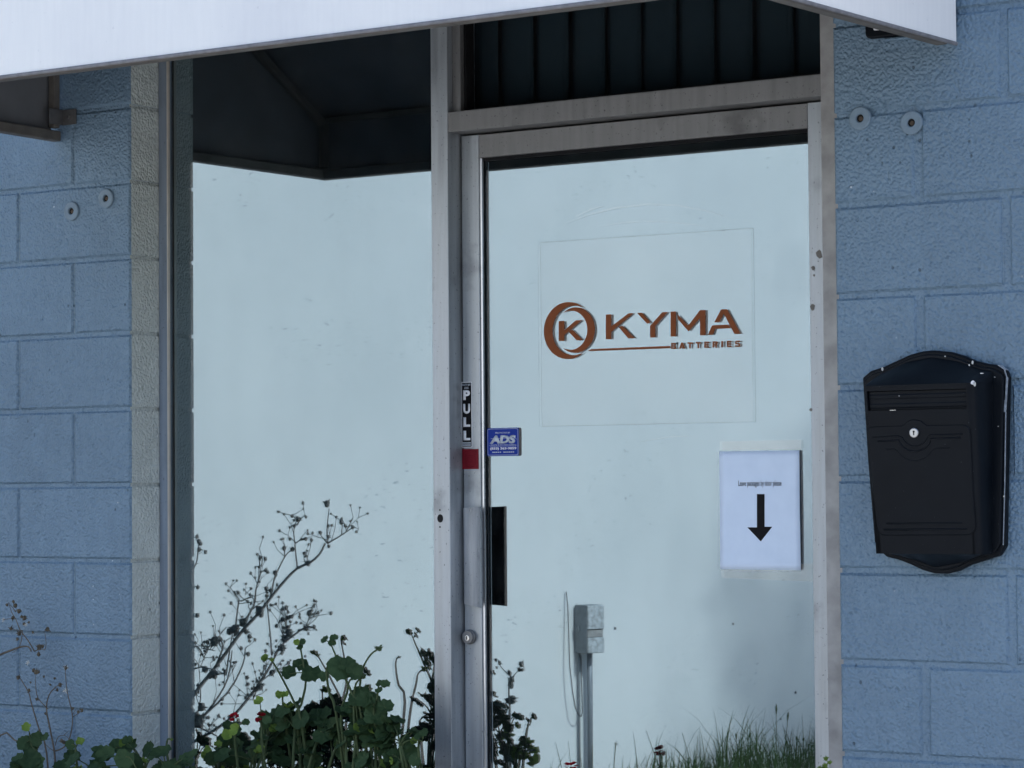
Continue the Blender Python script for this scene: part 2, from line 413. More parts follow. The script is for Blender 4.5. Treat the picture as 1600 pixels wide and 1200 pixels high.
# ------------------------------------------------------------------ aluminium shop front
YF = .115
ML, MR = .9035, .955                      # mullion
JR = 2.0045
ZT0, ZT1 = .879, .930                     # transom bar
ZTOP = 1.58
sf = thing('shop_window', 'weathered aluminium shop front frame with a tall mirrored window pane beside the door', 'shop window', (1.0, YF, ZS))
MB().box(.001, .0295, YF, .24, ZB+.02, ZTOP).build('jamb', M['alu_blue'], sf, bevel=.0015)
MB().box(.0297, .0335, .1148, .1244, ZB+.3, ZTOP-.05).build('glazing_bead', M['bead'], sf, bevel=.0008)
MB().box(.0297, .0325, .1246, .1258, ZB+.3, ZTOP-.05).build('gasket', M['gasket'], sf)
MB().box(ML, MR, YF, .24, ZS, ZTOP).build('mullion', M['alu'], sf, bevel=.0018)
j2 = MB().box(JR, XR-.004, YF-.02, .24, ZS, ZTOP); j2.build('jamb', M['tan'], sf, bevel=.003)
MB().box(MR+.0003, JR-.0003, YF+.001, .235, ZT0, ZT1).build('transom_bar', M['alu_dark'], sf, bevel=.0018)
MB().box(.0303, ML-.0003, YF+.002, .235, ZTOP-.05, ZTOP-.001).box(MR+.0003, JR-.0003, YF+.002, .235, ZTOP-.05, ZTOP-.001).build('head_member', M['alu_dark'], sf)
MB().box(.0303, ML-.0003, YF+.002, .235, ZB+.2, ZB+.29).build('sill_member', M['alu'], sf)
MB().box(.0303, ML-.0003, YF+.02, .20, ZB-.1, ZB+.198).build('bulkhead', M['alu_dark'], sf)
MB().box(.001, XR-.002, .05, .245, ZTOP, KHI*B).build('soffit_strip', M['alu_dark'], sf)
def pane(name, parent, x0, x1, z0, z1, ym):
    p = MB(); y0 = ym-.0056
    p.add([(x0, y0, z0), (x1, y0, z0), (x1, y0, z1), (x0, y0, z1)], [(0, 1, 2, 3)], 0)
    p.add([(x0, ym, z0), (x1, ym, z0), (x1, ym, z1), (x0, ym, z1)], [(0, 1, 2, 3)], 1)
    p.add([(x0, ym+.001, z0), (x1, ym+.001, z0), (x1, ym+.001, z1), (x0, ym+.001, z1)], [(3, 2, 1, 0)], 2)
    return p.build(name, [M['clear'], M['film'], M['gasket']], parent)
pane('window_pane', sf, .0303, ML-.0003, ZB+.29, ZTOP-.05, GW)
# transom light over the door
MB().box(MR+.0003, MR+.026, .135, .185, ZT1+.0003, ZTOP-.051).build('transom_stop', M['alu_dark'], sf, bevel=.002)
MB().box(MR+.027, MR+.034, .15, .1849, ZT1+.0003, ZTOP-.051).box(MR+.034, JR-.0005, .168, .183, ZT1+.0003, ZT1+.012).build('transom_gasket', M['gasket'], sf)
MB().add([(MR+.02, .186, ZT1), (JR-.0003, .186, ZT1), (JR-.0003, .186, ZTOP-.05), (MR+.02, .186, ZTOP-.05)], [(0, 1, 2, 3)]).build('transom_pane', M['transom'], sf)
h = at(688, 810, YF)
MB().prism([(h.x+.0085*math.cos(a*.4488), h.z+.0105*math.sin(a*.4488)) for a in range(14)], YF-.0012, YF+.002).build('keyhole', M['hole'], sf)
for dz in (.021, -.0215): 
    MB().prism([(h.x-.001+.0022*math.cos(a), h.z+dz+.0022*math.sin(a)) for a in range(6)], YF-.001, YF+.002).build('screw_hole', M['hole'], sf)
for px, py, s in ((1280, 397, 7), (1271, 419, 4), (1270, 480, 5), (1267, 640, 3), (1272, 430, 2)):
    c = at(px, py, .168); k = s/690
    MB().prism([(c.x+k*random.uniform(.6, 1.1)*math.cos(a*.7), c.z+k*random.uniform(.7, 1.3)*math.sin(a*.7)) for a in range(9)], .1672, .169).build('chipped_spot', M['tube'], sf)

# blinds in the room, behind the transom
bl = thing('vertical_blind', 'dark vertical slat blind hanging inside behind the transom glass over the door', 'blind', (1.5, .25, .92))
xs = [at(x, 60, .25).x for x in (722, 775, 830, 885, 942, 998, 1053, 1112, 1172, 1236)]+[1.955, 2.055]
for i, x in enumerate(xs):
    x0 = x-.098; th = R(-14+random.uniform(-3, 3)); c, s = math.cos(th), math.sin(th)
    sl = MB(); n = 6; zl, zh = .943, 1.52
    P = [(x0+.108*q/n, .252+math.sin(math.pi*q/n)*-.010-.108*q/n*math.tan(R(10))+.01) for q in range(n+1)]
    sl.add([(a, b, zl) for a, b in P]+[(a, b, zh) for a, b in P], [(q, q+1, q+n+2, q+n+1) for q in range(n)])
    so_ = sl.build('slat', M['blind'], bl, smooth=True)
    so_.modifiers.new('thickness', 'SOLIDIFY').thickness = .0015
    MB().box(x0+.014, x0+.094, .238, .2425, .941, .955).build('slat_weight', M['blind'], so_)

# ------------------------------------------------------------------ glass door
YD = .168
DL, DS0, DS1, DR = .9600, 1.0128, 1.9345, 2.0005
DT = .8745; DRL = .8155
MB().box(MR+.001, JR-.001, .05, .26, ZS-.02, ZD).build('threshold', M['sidewalk'], sf, bevel=.004)
door = thing('glass_door', 'aluminium framed mirrored glass door with a brown company logo on it', 'door', (1.48, YD, ZS))
MB().box(DL, DS0, YD, .212, ZD+.01, DT).build('stile', M['alu'], door, bevel=.0018)
MB().box(DS1, DR, YD, .212, ZD+.01, DT).build('stile', M['alu'], door, bevel=.0018)
MB().box(DS0+.0003, DS1-.0003, YD+.0008, .211, DRL, DT-.001).build('top_rail', M['alu_dark'], door, bevel=.0015)
MB().box(DS0+.0003, DS1-.0003, YD+.0008, .211, ZD+.011, ZD+.19).build('bottom_rail', M['alu'], door, bevel=.0015)
MB().box(DL-.006, DL-.0005, YD+.012, .2, ZD+.01, DT).build('weather_strip', M['gasket'], door)
MB().box(DS0+.0004, DS0+.0070, YD+.004, .1800, ZD+.19, DRL-.0005).build('glazing_bead', M['alu_clean'], door, bevel=.001)
MB().box(DS0+.0072, DS0+.0086, YD+.011, .1805, ZD+.19, DRL-.0005).box(DS0+.0088, DS1-.0005, YD+.0085, .1805, DRL-.009, DRL-.0007).build('gasket', M['gasket'], door)
pane('door_pane', door, DS0+.0003, DS1-.0003, ZD+.19, DRL-.0003, GD)
# pull handle: bent plate flaring out over the glass
zp0, zp1 = -.3035, -.0655
ph = MB(); prof = [(.9605, YD-.0008), (.9635, YD-.007), (.972, YD-.0125), (.985, YD-.017), (1.000, YD-.0215), (1.016, YD-.028), (1.028, YD-.0345), (1.0365, YD-.0405)]
th = .0032; n = len(prof); vs = []
for z0_, sgn in ((zp0, -1), (zp1, 1)):
    for i, (a, b) in enumerate(prof):
        zz = z0_+sgn*(.0075*i/(n-1))*(-1 if sgn < 0 else 1)*1.0
        zz = z0_+(-.010*i/(n-1) if sgn < 0 else .004*i/(n-1))
        vs += [(a, b, zz), (a+.001, b+th, zz)]
fs = []
o2 = 2*n; bk = []
for i in range(n-1):
    a, b, c, d = 2*i, 2*i+1, 2*i+2, 2*i+3
    fs += [(a, c, c+o2, a+o2), (a, b, d, c), (a+o2, c+o2, d+o2, b+o2)]; bk.append((b, b+o2, d+o2, d))
fs += [(0, o2, o2+1, 1), (2*n-2, 2*n-1, 2*n-1+o2, 2*n-2+o2)]
ph.add(vs, fs); ph.f += bk; ph.mi += [1]*len(bk)
ph.build('pull_handle', [M['alu_clean'], M['gasket']], door)
c = at(733, 995, YD)
def disc(mb, x, z, y0, y1, r, seg=20, mi=0): return mb.prism([(x+r*math.cos(2*math.pi*a/seg), z+r*math.sin(2*math.pi*a/seg)) for a in range(seg)], y0, y1, mi)
lk = MB(); disc(lk, c.x+.004, c.z, YD-.009, YD, .0185); disc(lk, c.x+.004, c.z, YD-.015, YD-.009, .0165)
lo = lk.build('lock_cylinder', M['alu_dark'], door, bevel=.002)
pl = MB(); disc(pl, c.x+.004, c.z-.002, YD-.0165, YD-.015, .0075); pl.build('lock_plug', M['steel'], lo, bevel=.0008)
kh = MB().box(c.x+.0028, c.x+.0052, YD-.0172, YD-.0164, c.z-.0065, c.z+.002); kh.build('key_slot', M['hole'], lo)

# ------------------------------------------------------------------ logo on the door glass
YG = GD-.0062
def W(cx, cy): p = at(820+cx/4.2105, 440+cy/4.2105, YG); return (p.x, p.z)
lg = thing('company_logo', 'copper brown KYMA BATTERIES vinyl logo stuck on the door glass', 'logo', (1.47, YG, .36))
def decal(name, polys, parent, mt=None):
    d = MB()
    for p in polys: d.prism([W(*q) for q in p], YG, YG+.0004)
    return d.build(name, mt or M['rust'], parent)
def circ3(a, b, c):
    ax, ay = a; bx, by = b; cx, cy = c
    d = 2*(ax*(by-cy)+bx*(cy-ay)+cx*(ay-by))
    ux = ((ax*ax+ay*ay)*(by-cy)+(bx*bx+by*by)*(cy-ay)+(cx*cx+cy*cy)*(ay-by))/d
    uy = ((ax*ax+ay*ay)*(cx-bx)+(bx*bx+by*by)*(ax-cx)+(cx*cx+cy*cy)*(bx-ax))/d
    return ux, uy, math.hypot(ax-ux, ay-uy)
def arc3(a, b, c, n=28):
    ux, uy, r = circ3(a, b, c); t0 = math.atan2(a[1]-uy, a[0]-ux); t1 = math.atan2(b[1]-uy, b[0]-ux); t2 = math.atan2(c[1]-uy, c[0]-ux)
    def unwrap(x, ref, s):
        while s*(x-ref) < 0: x += s*2*math.pi
        while s*(x-ref) > 2*math.pi: x -= s*2*math.pi
        return x
    s = 1
    if unwrap(t1, t0, 1)-t0 > unwrap(t2, t0, 1)-t0: s = -1
    t2 = unwrap(t2, t0, s)
    return [(ux+r*math.cos(t0+(t2-t0)*i/n), uy+r*math.sin(t0+(t2-t0)*i/n)) for i in range(n+1)]
def crescent(name, tipa, outer, tipb, inner):
    A, O, T, I = W(*tipa), W(*outer), W(*tipb), W(*inner)
    p, q = arc3(A, O, T), arc3(A, I, T); d = MB(); n = len(p)
    for y, flip in ((YG, 1), (YG+.0004, 0)):
        vs = [(a, y, b) for a, b in p]+[(a, y, b) for a, b in q]
        d.add(vs, [(i, i+1, n+i+1, n+i) for i in range(n-1)])
    d.build(name, M['rust'], lg)
crescent('logo_crescent', (388, 176), (125, 320), (388, 461), (181, 318))
crescent('logo_crescent', (250, 208), (460, 316), (250, 436), (411, 318))
decal('logo_monogram', [[(223, 260), (259, 258), (259, 390), (223, 391)], [(258, 322), (335, 255), (376, 252), (258, 353)], [(288, 328), (313, 317), (380, 384), (341, 387)]], lg)
decal('letter', [[(533, 217), (568, 215), (568, 378), (533, 379)], [(567, 296), (682, 209), (714, 207), (567, 331)], [(619, 301), (641, 289), (722, 371), (681, 374)]], lg)
decal('letter', [[(738, 206), (771, 205), (826, 268), (806, 278)], [(904, 201), (940, 199), (858, 292), (858, 366), (824, 368), (824, 292)]], lg)
decal('letter', [[(959, 198), (993, 196), (993, 360), (959, 361)], [(1006, 217), (1075, 290), (1152, 188), (1188, 186), (1188, 352), (1153, 353), (1153, 238), (1076, 327), (1006, 246)]], lg)
decal('letter', [[(1246, 268), (1291, 183), (1330, 181), (1419, 342), (1379, 345), (1308, 210), (1280, 266)], [(1232, 288), (1340, 283), (1352, 305), (1252, 310), (1236, 349), (1204, 351)]], lg)
decal('underline', [[(411, 457), (436, 444), (955, 423), (955, 437)]], lg)
# second line: heavy block capitals, each a decal of its own
GLY = {'B': [[(0, 0), (.36, 0), (.36, 1), (0, 1)], [(.36, .76), (.78, .76), (.94, .86), (.94, .93), (.8, 1), (.36, 1)], [(.36, .40), (.8, .40), (.86, .5), (.8, .6), (.36, .6)], [(.36, 0), (.82, 0), (1, .1), (1, .18), (.84, .24), (.36, .24)], [(.66, .6), (.8, .6), (.94, .7), (.94, .86), (.66, .86)], [(.68, .14), (1, .14), (1, .32), (.84, .41), (.68, .41)]],
       'A': [[(0, 0), (.34, 0), (.62, 1), (.36, 1)], [(.66, 0), (1, 0), (.64, 1), (.38, 1)], [(.3, .2), (.7, .2), (.66, .4), (.34, .4)]],
       'T': [[(0, .74), (1, .74), (1, 1), (0, 1)], [(.32, 0), (.68, 0), (.68, .74), (.32, .74)]],
       'E': [[(0, 0), (.38, 0), (.38, 1), (0, 1)], [(.38, .76), (1, .76), (1, 1), (.38, 1)], [(.38, .39), (.92, .39), (.92, .61), (.38, .61)], [(.38, 0), (1, 0), (1, .24), (.38, .24)]],
       'R': [[(0, 0), (.36, 0), (.36, 1), (0, 1)], [(.36, .77), (.9, .77), (.8, 1), (.36, 1)], [(.36, .36), (.8, .36), (.9, .56), (.36, .56)], [(.64, .5), (.96, .5), (.96, .86), (.64, .86)], [(.4, .36), (.72, .36), (1, 0), (.64, 0)]],
       'I': [[(0, 0), (1, 0), (1, 1), (0, 1)]],
       'S': [[(.14, .77), (1, .77), (.94, 1), (.24, 1)], [(.02, .5), (.36, .5), (.36, .86), (.12, .92), (.02, .8)], [(.1, .4), (.9, .4), (.9, .6), (.1, .6)], [(.66, .14), (1, .14), (1, .44), (.9, .52), (.66, .52)], [(0, 0), (.8, 0), (.94, .1), (.94, .24), (.05, .24)]]}
for ch, xa, xb in (('B', 180, 258), ('A', 306, 402), ('T', 440, 520), ('T', 572, 652), ('E', 706, 782), ('R', 838, 922), ('I', 977, 1008), ('E', 1066, 1140), ('S', 1194, 1280)):
    d = MB(); q = (xa-180)/1100; zt_, zb_ = 843-40*q, 940-36*q
    for k, poly in enumerate(GLY[ch]):
        pts = []
        for u, v_ in poly:
            p = at(1031+(xa+(xb-xa)*u)/10.19, 453+(zb_+(zt_-zb_)*v_)/10.19, YG); pts.append((p.x, p.z))
        d.prism(pts, YG-.00002*k, YG+.0003)
    d.build('small_letter', M['rust'], lg)
# clear plastic square behind the logo
sq = [at(840, 378, YG), at(1174, 356, YG), at(1176, 659, YG), at(843, 667, YG)]
x0, x1, z0, z1 = sq[0].x, sq[1].x, (sq[2].z+sq[3].z)/2, (sq[0].z+sq[1].z)/2
ys = GD-.00575
cs = thing('clear_sheet', 'clear square plastic sheet backing the logo on the door glass', 'plastic sheet', (x0, ys, z0))
MB().add([(x0, ys, z0), (x1, ys, z0), (x1, ys, z1), (x0, ys, z1)], [(0, 1, 2, 3)]).build('sheet', M['sheet'], cs)
e = .0013
MB().box(x0, x1, ys-.0007, ys-.0001, z1-e, z1).box(x0, x1, ys-.0007, ys-.0001, z0, z0+e).box(x0, x0+e, ys-.0007, ys-.0001, z0+e, z1-e).box(x1-e, x1, ys-.0007, ys-.0001, z0+e, z1-e).build('sheet_edge', M['sheet_edge'], cs)

def smear(pts, wd):
    q = [at(x, y, GD-.0053) for x, y in pts]; mb = MB(); n = len(q); vs = []
    for i, p in enumerate(q):
        k = wd*math.sin(math.pi*(i+.3)/(n-.4)); vs += [(p.x, GD-.00575, p.z-k), (p.x, GD-.00575, p.z+k)]
    mb.add(vs, [(2*i, 2*i+2, 2*i+3, 2*i+1) for i in range(n-1)]); mb.build('wiper_smear', M['tape'], door)
smear([(880, 350), (920, 335), (960, 325), (1010, 319), (1060, 321), (1105, 330), (1150, 344)], .0022)
smear([(930, 355), (980, 347), (1030, 346), (1075, 350), (1110, 354)], .0014)
smear([(900, 338), (925, 326), (940, 322)], .0022)
smear([(1000, 690), (1050, 682), (1090, 681)], .0012)

# ------------------------------------------------------------------ paper notice with tape
pn = thing('paper_notice', 'white letter sized paper notice with a thick black down arrow taped on the glass', 'notice', (1.79, YG, -.07))
x0, x1, z0, z1 = 1.6845, 1.8975, -.2112, .0675
nx, nz = 14, 18
def sheet_y(u, v):
    return YG-.0006-.0030*max(0, (u-.55)/.45)**2*(1-.6*abs(2*v-1)) - .0012*math.exp(-((v-.06)/.05)**2)*max(0, math.sin(u*9+v*14)) - .0006*math.exp(-((v-.92)/.02)**2)
pg = MB()
pg.add([(x0+(x1-x0)*i/nx, sheet_y(i/nx, j/nz), z0+(z1-z0)*j/nz) for j in range(nz+1) for i in range(nx+1)],
       [(j*(nx+1)+i, j*(nx+1)+i+1, (j+1)*(nx+1)+i+1, (j+1)*(nx+1)+i) for j in range(nz) for i in range(nx)])
pp = pg.build('sheet', M['paper'], pn, smooth=True); pp.modifiers.new('thickness', 'SOLIDIFY').thickness = .0003
yi = YG-.0042
a = [at(*q, YG) for q in ((1183, 772), (1195, 772), (1195, 823), (1207, 823), (1189, 846), (1168, 824), (1183, 824))]
def drape(o):                              # lay flat print on the curled sheet
    for v in o.data.vertices:
        v.co.y = sheet_y((v.co.x-x0)/(x1-x0), (v.co.z-z0)/(z1-z0))-.0005
    return o
drape(MB().add([(p.x, 0, p.z) for p in a], [(0, 6, 5, 4, 3, 2, 1)]).build('arrow', M['black'], pn))
ta, tb = at(1154, 762, YG), at(1221.5, 750.5, YG)
drape(lettering('printed_line', 'Leave packages by door please', M['black'], ta.x, tb.x, ta.z, tb.z, 0, pn, bold=.012, thick=0))
tape = []
def tape_strip(label, quad):
    t = MB(); q = [at(*p, YG-.0002) for p in quad]; y = YG-.0003
    t.add([(p.x, y, p.z) for p in q], [(0, 1, 2, 3)]).add([(p.x, y+.0002, p.z) for p in q], [(3, 2, 1, 0)])
    tag(t.build('tape_strip', M['tape']), label, 'tape', 'tape strips holding the notice')
tape_strip('clear tape strip along the top edge of the arrow notice', [(1125, 703.5), (1252, 703), (1252, 687), (1125, 690)])
tape_strip('clear tape strip below the arrow notice reaching the door frame', [(1127, 903), (1271, 909), (1271, 880), (1127, 890.5)])

# ------------------------------------------------------------------ stickers on the stile and glass
ps = thing('pull_sticker', 'tall black PULL sticker with white letters on the door stile', 'sticker', (.97, YD, .17))
x0, x1 = at(721.5, 640, YD).x, at(737.5, 640, YD).x; z1, z0 = at(729, 597, YD).z, at(729, 699, YD).z
MB().box(x0, x1, YD-.0006, YD-.0001, z0, z1).build('border', M['white'], ps)
MB().box(x0+.0014, x1-.0014, YD-.0009, YD-.0005, z0+.0014, z1-.0014).build('field', M['black'], ps)
for ch, ya, yb in (('P', 609.5, 625), ('U', 631, 646.5), ('L', 652, 667), ('L', 673, 688)):
    za, zb = at(729, yb, YD).z, at(729, ya, YD).z
    lettering('letter', ch, M['white'], x0+.0052, x1-.0050, za, zb, YD-.0011, ps, bold=.05)
zz = lambda y: at(729, y, YD).z
lettering('small_print', 'SOUTH BAY', M['silver'], x0+.0025, x1-.0025, zz(602.8), zz(599.4), YD-.0011, ps, bold=.02)
lettering('small_print', 'LOCK', M['silver'], x0+.009, x1-.009, zz(607.8), zz(604.4), YD-.0011, ps, bold=.02)
fp = MB()
for q in range(9):
    for yy in (691.6, 695):
        xx = x0+.003+q*(x1-x0-.006)/9; fp.box(xx, xx+.0018, YD-.0011, YD-.0009, zz(yy+1.7), zz(yy-.8))
fp.build('small_print', M['silver'], ps)
rs = thing('red_sticker', 'small square red badge sticker under the black PULL sticker', 'sticker', (.98, YD, .06))
x0, x1 = at(722.5, 717, YD).x, at(748, 717, YD).x; z1, z0 = at(735, 701.5, YD).z, at(735, 733, YD).z
MB().box(x0, x1, YD-.0006, YD-.0001, z0, z1).build('field', M['red'], rs)
def ring_strip(mb, pts, wdt, y0, y1):
    n = len(pts); cxm = sum(p[0] for p in pts)/n; czm = sum(p[1] for p in pts)/n
    for i in range(n):
        p, q = pts[i], pts[(i+1) % n]
        ins = lambda r: (cxm+(r[0]-cxm)*(1-wdt), czm+(r[1]-czm)*(1-wdt))
        mb.prism([p, q, ins(q), ins(p)], y0, y1)
sx, sz = x1-x0, z1-z0
shield = [(.5, .06), (.3, .12), (.14, .3), (.16, .5), (.22, .66), (.12, .82), (.2, .92), (.34, .88), (.5, .95), (.66, .88), (.8, .92), (.88, .82), (.78, .66), (.84, .5), (.86, .3), (.7, .12)]
bd = MB(); ring_strip(bd, [(x0+a*sx, z0+b*sz) for a, b in shield], .09, YD-.0009, YD-.0005); ring_strip(bd, [(x0+(.5+(a-.5)*.76)*sx, z0+(.5+(b-.5)*.76)*sz) for a, b in shield], .07, YD-.0009, YD-.0005)
for q in range(4): bd.box(x0+(.34-.02*q % 2)*sx, x0+.66*sx, YD-.0009, YD-.0005, z0+(.34+.1*q)*sz, z0+(.375+.1*q)*sz)
bd.build('badge_print', M['dkred'], rs)
ad = thing('security_sticker', 'square blue ADS alarm company sticker beside the door stile', 'sticker', (1.07, YG, .1))
def rrect(x0, x1, z0, z1, r, n=5):
    pts = []
    for cx_, cz_, t0 in ((x1-r, z1-r, 0), (x0+r, z1-r, 90), (x0+r, z0+r, 180), (x1-r, z0+r, 270)):
        pts += [(cx_+r*math.cos(R(t0+90*i/n)), cz_+r*math.sin(R(t0+90*i/n))) for i in range(n+1)]
    return pts
x0, x1 = at(761, 690, YG).x, at(810.8, 690, YG).x; z1, z0 = at(786, 668.5, YG).z, at(786, 712.5, YG).z
MB().prism(rrect(x0, x1, z0, z1, .005), YG-.0002, YG+.0003).build('field', M['navy'], ad)
bo = MB(); o_ = rrect(x0+.0022, x1-.0022, z0+.0022, z1-.0022, .004); i_ = rrect(x0+.0029, x1-.0029, z0+.0029, z1-.0029, .0035)
for k in range(len(o_)):
    k2 = (k+1) % len(o_); bo.prism([o_[k], o_[k2], i_[k2], i_[k]], YG-.0005, YG-.0001)
bo.build('border_line', M['silver'], ad)
sx, sz = x1-x0, z1-z0
def L(nm, body, a, b, c, d, mt, **kw): lettering(nm, body, mt, x0+a*sx, x0+b*sx, z0+c*sz, z0+d*sz, YG-.0004, ad, **kw)
L('small_print', 'PROTECTED BY', .27, .73, .80, .85, M['silver'])
L('emblem_letters', 'ADS', .09, .90, .44, .74, M['silver'], bold=.06, shear=.12)
L('small_print', 'Security & Fire Alarm Systems', .12, .90, .375, .42, M['silver'])
L('phone_number', '(833) 363-9859', .10, .92, .205, .315, M['white'], bold=.03)
dd = MB()
for q in range(12):
    if q == 5: continue
    dd.box(x0+(.17+.058*q)*sx, x0+(.17+.058*q+.038)*sx, YG-.0004, YG-.0002, z0+.12*sz, z0+.155*sz)
dd.build('small_print', M['silver'], ad)
bx = MB(); ln = rrect(x0+.08*sx, x0+.93*sx, z0+.35*sz, z0+.62*sz, .004); 
for k in range(len(ln)):
    p, q = ln[k], ln[(k+1) % len(ln)]
    if p[1] > z0+.5*sz and p[0] < x0+.88*sx: continue
    ring = [p, q, (q[0], q[1]+.0006), (p[0], p[1]+.0006)]
    if abs(q[0]-p[0]) > 1e-6: bx.prism(ring, YG-.0005, YG-.0002)
bx.build('swoosh_line', M['silver'], ad)

# ------------------------------------------------------------------ awning
AZ, AV, AD = .945, 1.131, .889
aw = thing('awning', 'white metal awning over the shop window and door with sloping top', 'awning', (1.05, -.4, AZ))
wl, wr, fl, fr = -.275, 2.388, -.232, 2.326
zw = AV+AD*math.tan(R(31.5))
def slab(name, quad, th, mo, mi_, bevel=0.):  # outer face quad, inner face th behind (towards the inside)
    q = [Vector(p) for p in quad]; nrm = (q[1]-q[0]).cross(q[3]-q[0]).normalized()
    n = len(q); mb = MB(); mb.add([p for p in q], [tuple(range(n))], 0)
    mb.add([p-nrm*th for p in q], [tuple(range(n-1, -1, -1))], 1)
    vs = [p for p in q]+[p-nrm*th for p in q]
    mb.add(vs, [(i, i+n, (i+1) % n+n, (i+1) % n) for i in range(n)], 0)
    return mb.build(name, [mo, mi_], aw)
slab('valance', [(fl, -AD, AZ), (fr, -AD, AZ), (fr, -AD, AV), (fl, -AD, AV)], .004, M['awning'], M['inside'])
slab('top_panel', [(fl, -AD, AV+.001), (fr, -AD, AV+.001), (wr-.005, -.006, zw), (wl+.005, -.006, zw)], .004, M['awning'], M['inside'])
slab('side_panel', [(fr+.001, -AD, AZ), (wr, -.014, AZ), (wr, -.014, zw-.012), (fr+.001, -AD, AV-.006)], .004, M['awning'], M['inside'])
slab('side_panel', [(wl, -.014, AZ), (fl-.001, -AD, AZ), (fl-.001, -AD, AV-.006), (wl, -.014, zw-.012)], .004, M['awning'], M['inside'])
def bar(name, a, b, wx, wz, mt, off=0):
    a, b = Vector(a), Vector(b); d = (b-a).normalized(); s_ = d.cross(Vector((0, 0, 1)))
    if s_.length < .1: s_ = Vector((1, 0, 0))
    s_.normalize(); u = s_.cross(d).normalized(); vs = []
    for p in (a, b):
        for q, r_ in ((-1, -1), (1, -1), (1, 1), (-1, 1)): vs.append(p+s_*q*wx/2+u*r_*wz/2)
    mb = MB().add(vs, [(0, 1, 2, 3), (7, 6, 5, 4), (0, 4, 5, 1), (1, 5, 6, 2), (2, 6, 7, 3), (3, 7, 4, 0)])
    return mb.build(name, mt, aw, bevel=.003)
T = .028
zt = AZ+T/2-.008
bar('frame_tube', (fl+.004, -AD+.019, zt), (fr-.004, -AD+.019, zt), T, T, M['tube'])
bar('frame_tube', (fr-.017, -AD+.035, zt), (wr-.020, -.045, zt), T, T, M['tube'])
bar('frame_tube', (fl+.017, -AD+.035, zt), (wl+.020, -.008, zt), T, T, M['tube'])
for xw, xf, s_ in ((wl, fl, 1), (wr, fr, -1)):
    bar('frame_tube', (xf+s_*.019, -AD+.021, AZ+T), (xf+s_*.019, -AD+.021, AV-.02), T*.8, T*.8, M['tube'])
    bar('frame_tube', (xf+s_*.019, -AD+.03, AV-.02), (xw+s_*.019, -.03, zw-.05), T*.8, T*.8, M['tube'])
    bar('frame_tube', (xw+s_*.022, -.022, AZ+T), (xw+s_*.022, -.022, zw-.07), T*.8, T*.8, M['tube'])
    br = MB().box(min(xw+s_*.034, xw+s_*.037), max(xw+s_*.034, xw+s_*.037), -.056, -.001, AZ+.036, AZ+.078).box(min(xw+s_*.0372, xw+s_*.085), max(xw+s_*.0372, xw+s_*.085), -.0042, -.001, AZ+.036, AZ+.078)
    bo_ = br.build('bracket', M['bracket'], aw, bevel=.001)
    disc(MB(), xw+s_*.064, AZ+.057, -.008, -.0043, .006, 8).build('bolt', M['steel'], bo_)
bar('frame_tube', (fl+.03, -AD+.021, AV-.012), (fr-.03, -AD+.021, AV-.012), T*.7, T*.6, M['tube'])
# grey hem under the outer edge
bar('hem', (fl, -AD-.0015, AZ-.003), (fr, -AD-.0015, AZ-.003), .006, .009, M['rubber_edge'])
bar('hem', (fr+.002, -AD, AZ-.003), (wr+.001, -.012, AZ-.003), .006, .009, M['rubber_edge'])

# ------------------------------------------------------------------ wall plugs, number plate
def washer(px, py, label):
    p = at(px, py, 0); seg = 24; ro, ri = .0262, .0088; vs = []; fs = []
    ringd = [(ro, .001), (ro, -.005), (ro-.0025, -.0068), (ri+.002, -.0068), (ri, -.0045), (ri, .002)]
    for r_, y in ringd:
        vs += [(p.x+r_*math.cos(2*math.pi*k/seg), y, p.z+r_*math.sin(2*math.pi*k/seg)) for k in range(seg)]
    for i in range(len(ringd)-1):
        fs += [(i*seg+k, (i+1)*seg+k, (i+1)*seg+(k+1) % seg, i*seg+(k+1) % seg) for k in range(seg)]
    t = thing('wall_washer', label, 'washer', (p.x, 0, p.z), 'painted anchor washers on the block walls')
    MB().add(vs, fs).build('ring', M['ringpaint'], t)
    b = MB(); disc(b, p.x, p.z, -.0012, .001, ri+.001, 14); b.build('bore', M['hole'], t)
    b = MB(); disc(b, p.x+.0015, p.z-.0012, -.0030, -.0011, ri*.62, 6); b.build('bolt_end', M['bark'], t)
washer(113, 330, 'painted round washer on the left wall, lower and farther from the window')
washer(167, 310, 'painted round washer on the left wall, upper and nearer the window')
washer(1345, 185, 'painted round washer on the right wall, next to the door frame')
washer(1425, 192, 'painted round washer on the right wall above a vertical mortar joint')
npl = thing('number_plate', 'black rimmed plate with white panel tucked under the right awning end', 'plate', (2.26, -.01, 1.0))
a = at(1352, 63, -.02)
x0, z0 = a.x, a.z+.003; x1, z1 = x0+.150, z0+.11
MB().prism(rrect(x0, x1, z0, z1, .012), -.022, -.002).build('rim', M['enamel'], npl, bevel=.004)
MB().prism(rrect(x0+.022, x1-.022, z0+.016, z1-.016, .003), -.024, -.0215).build('panel', M['white'], npl)
MB().box(x0+.029, x0+.034, -.0248, -.0238, z0+.023, z1-.03).box(x0+.034, x0+.046, -.0248, -.0238, z0+.029, z0+.035).build('figure', M['black'], npl)
MB().box(x0+.04, x0+.13, -.016, -.002, z0-.009, z0-.002).build('lower_lip', M['blue'], npl, bevel=.003)

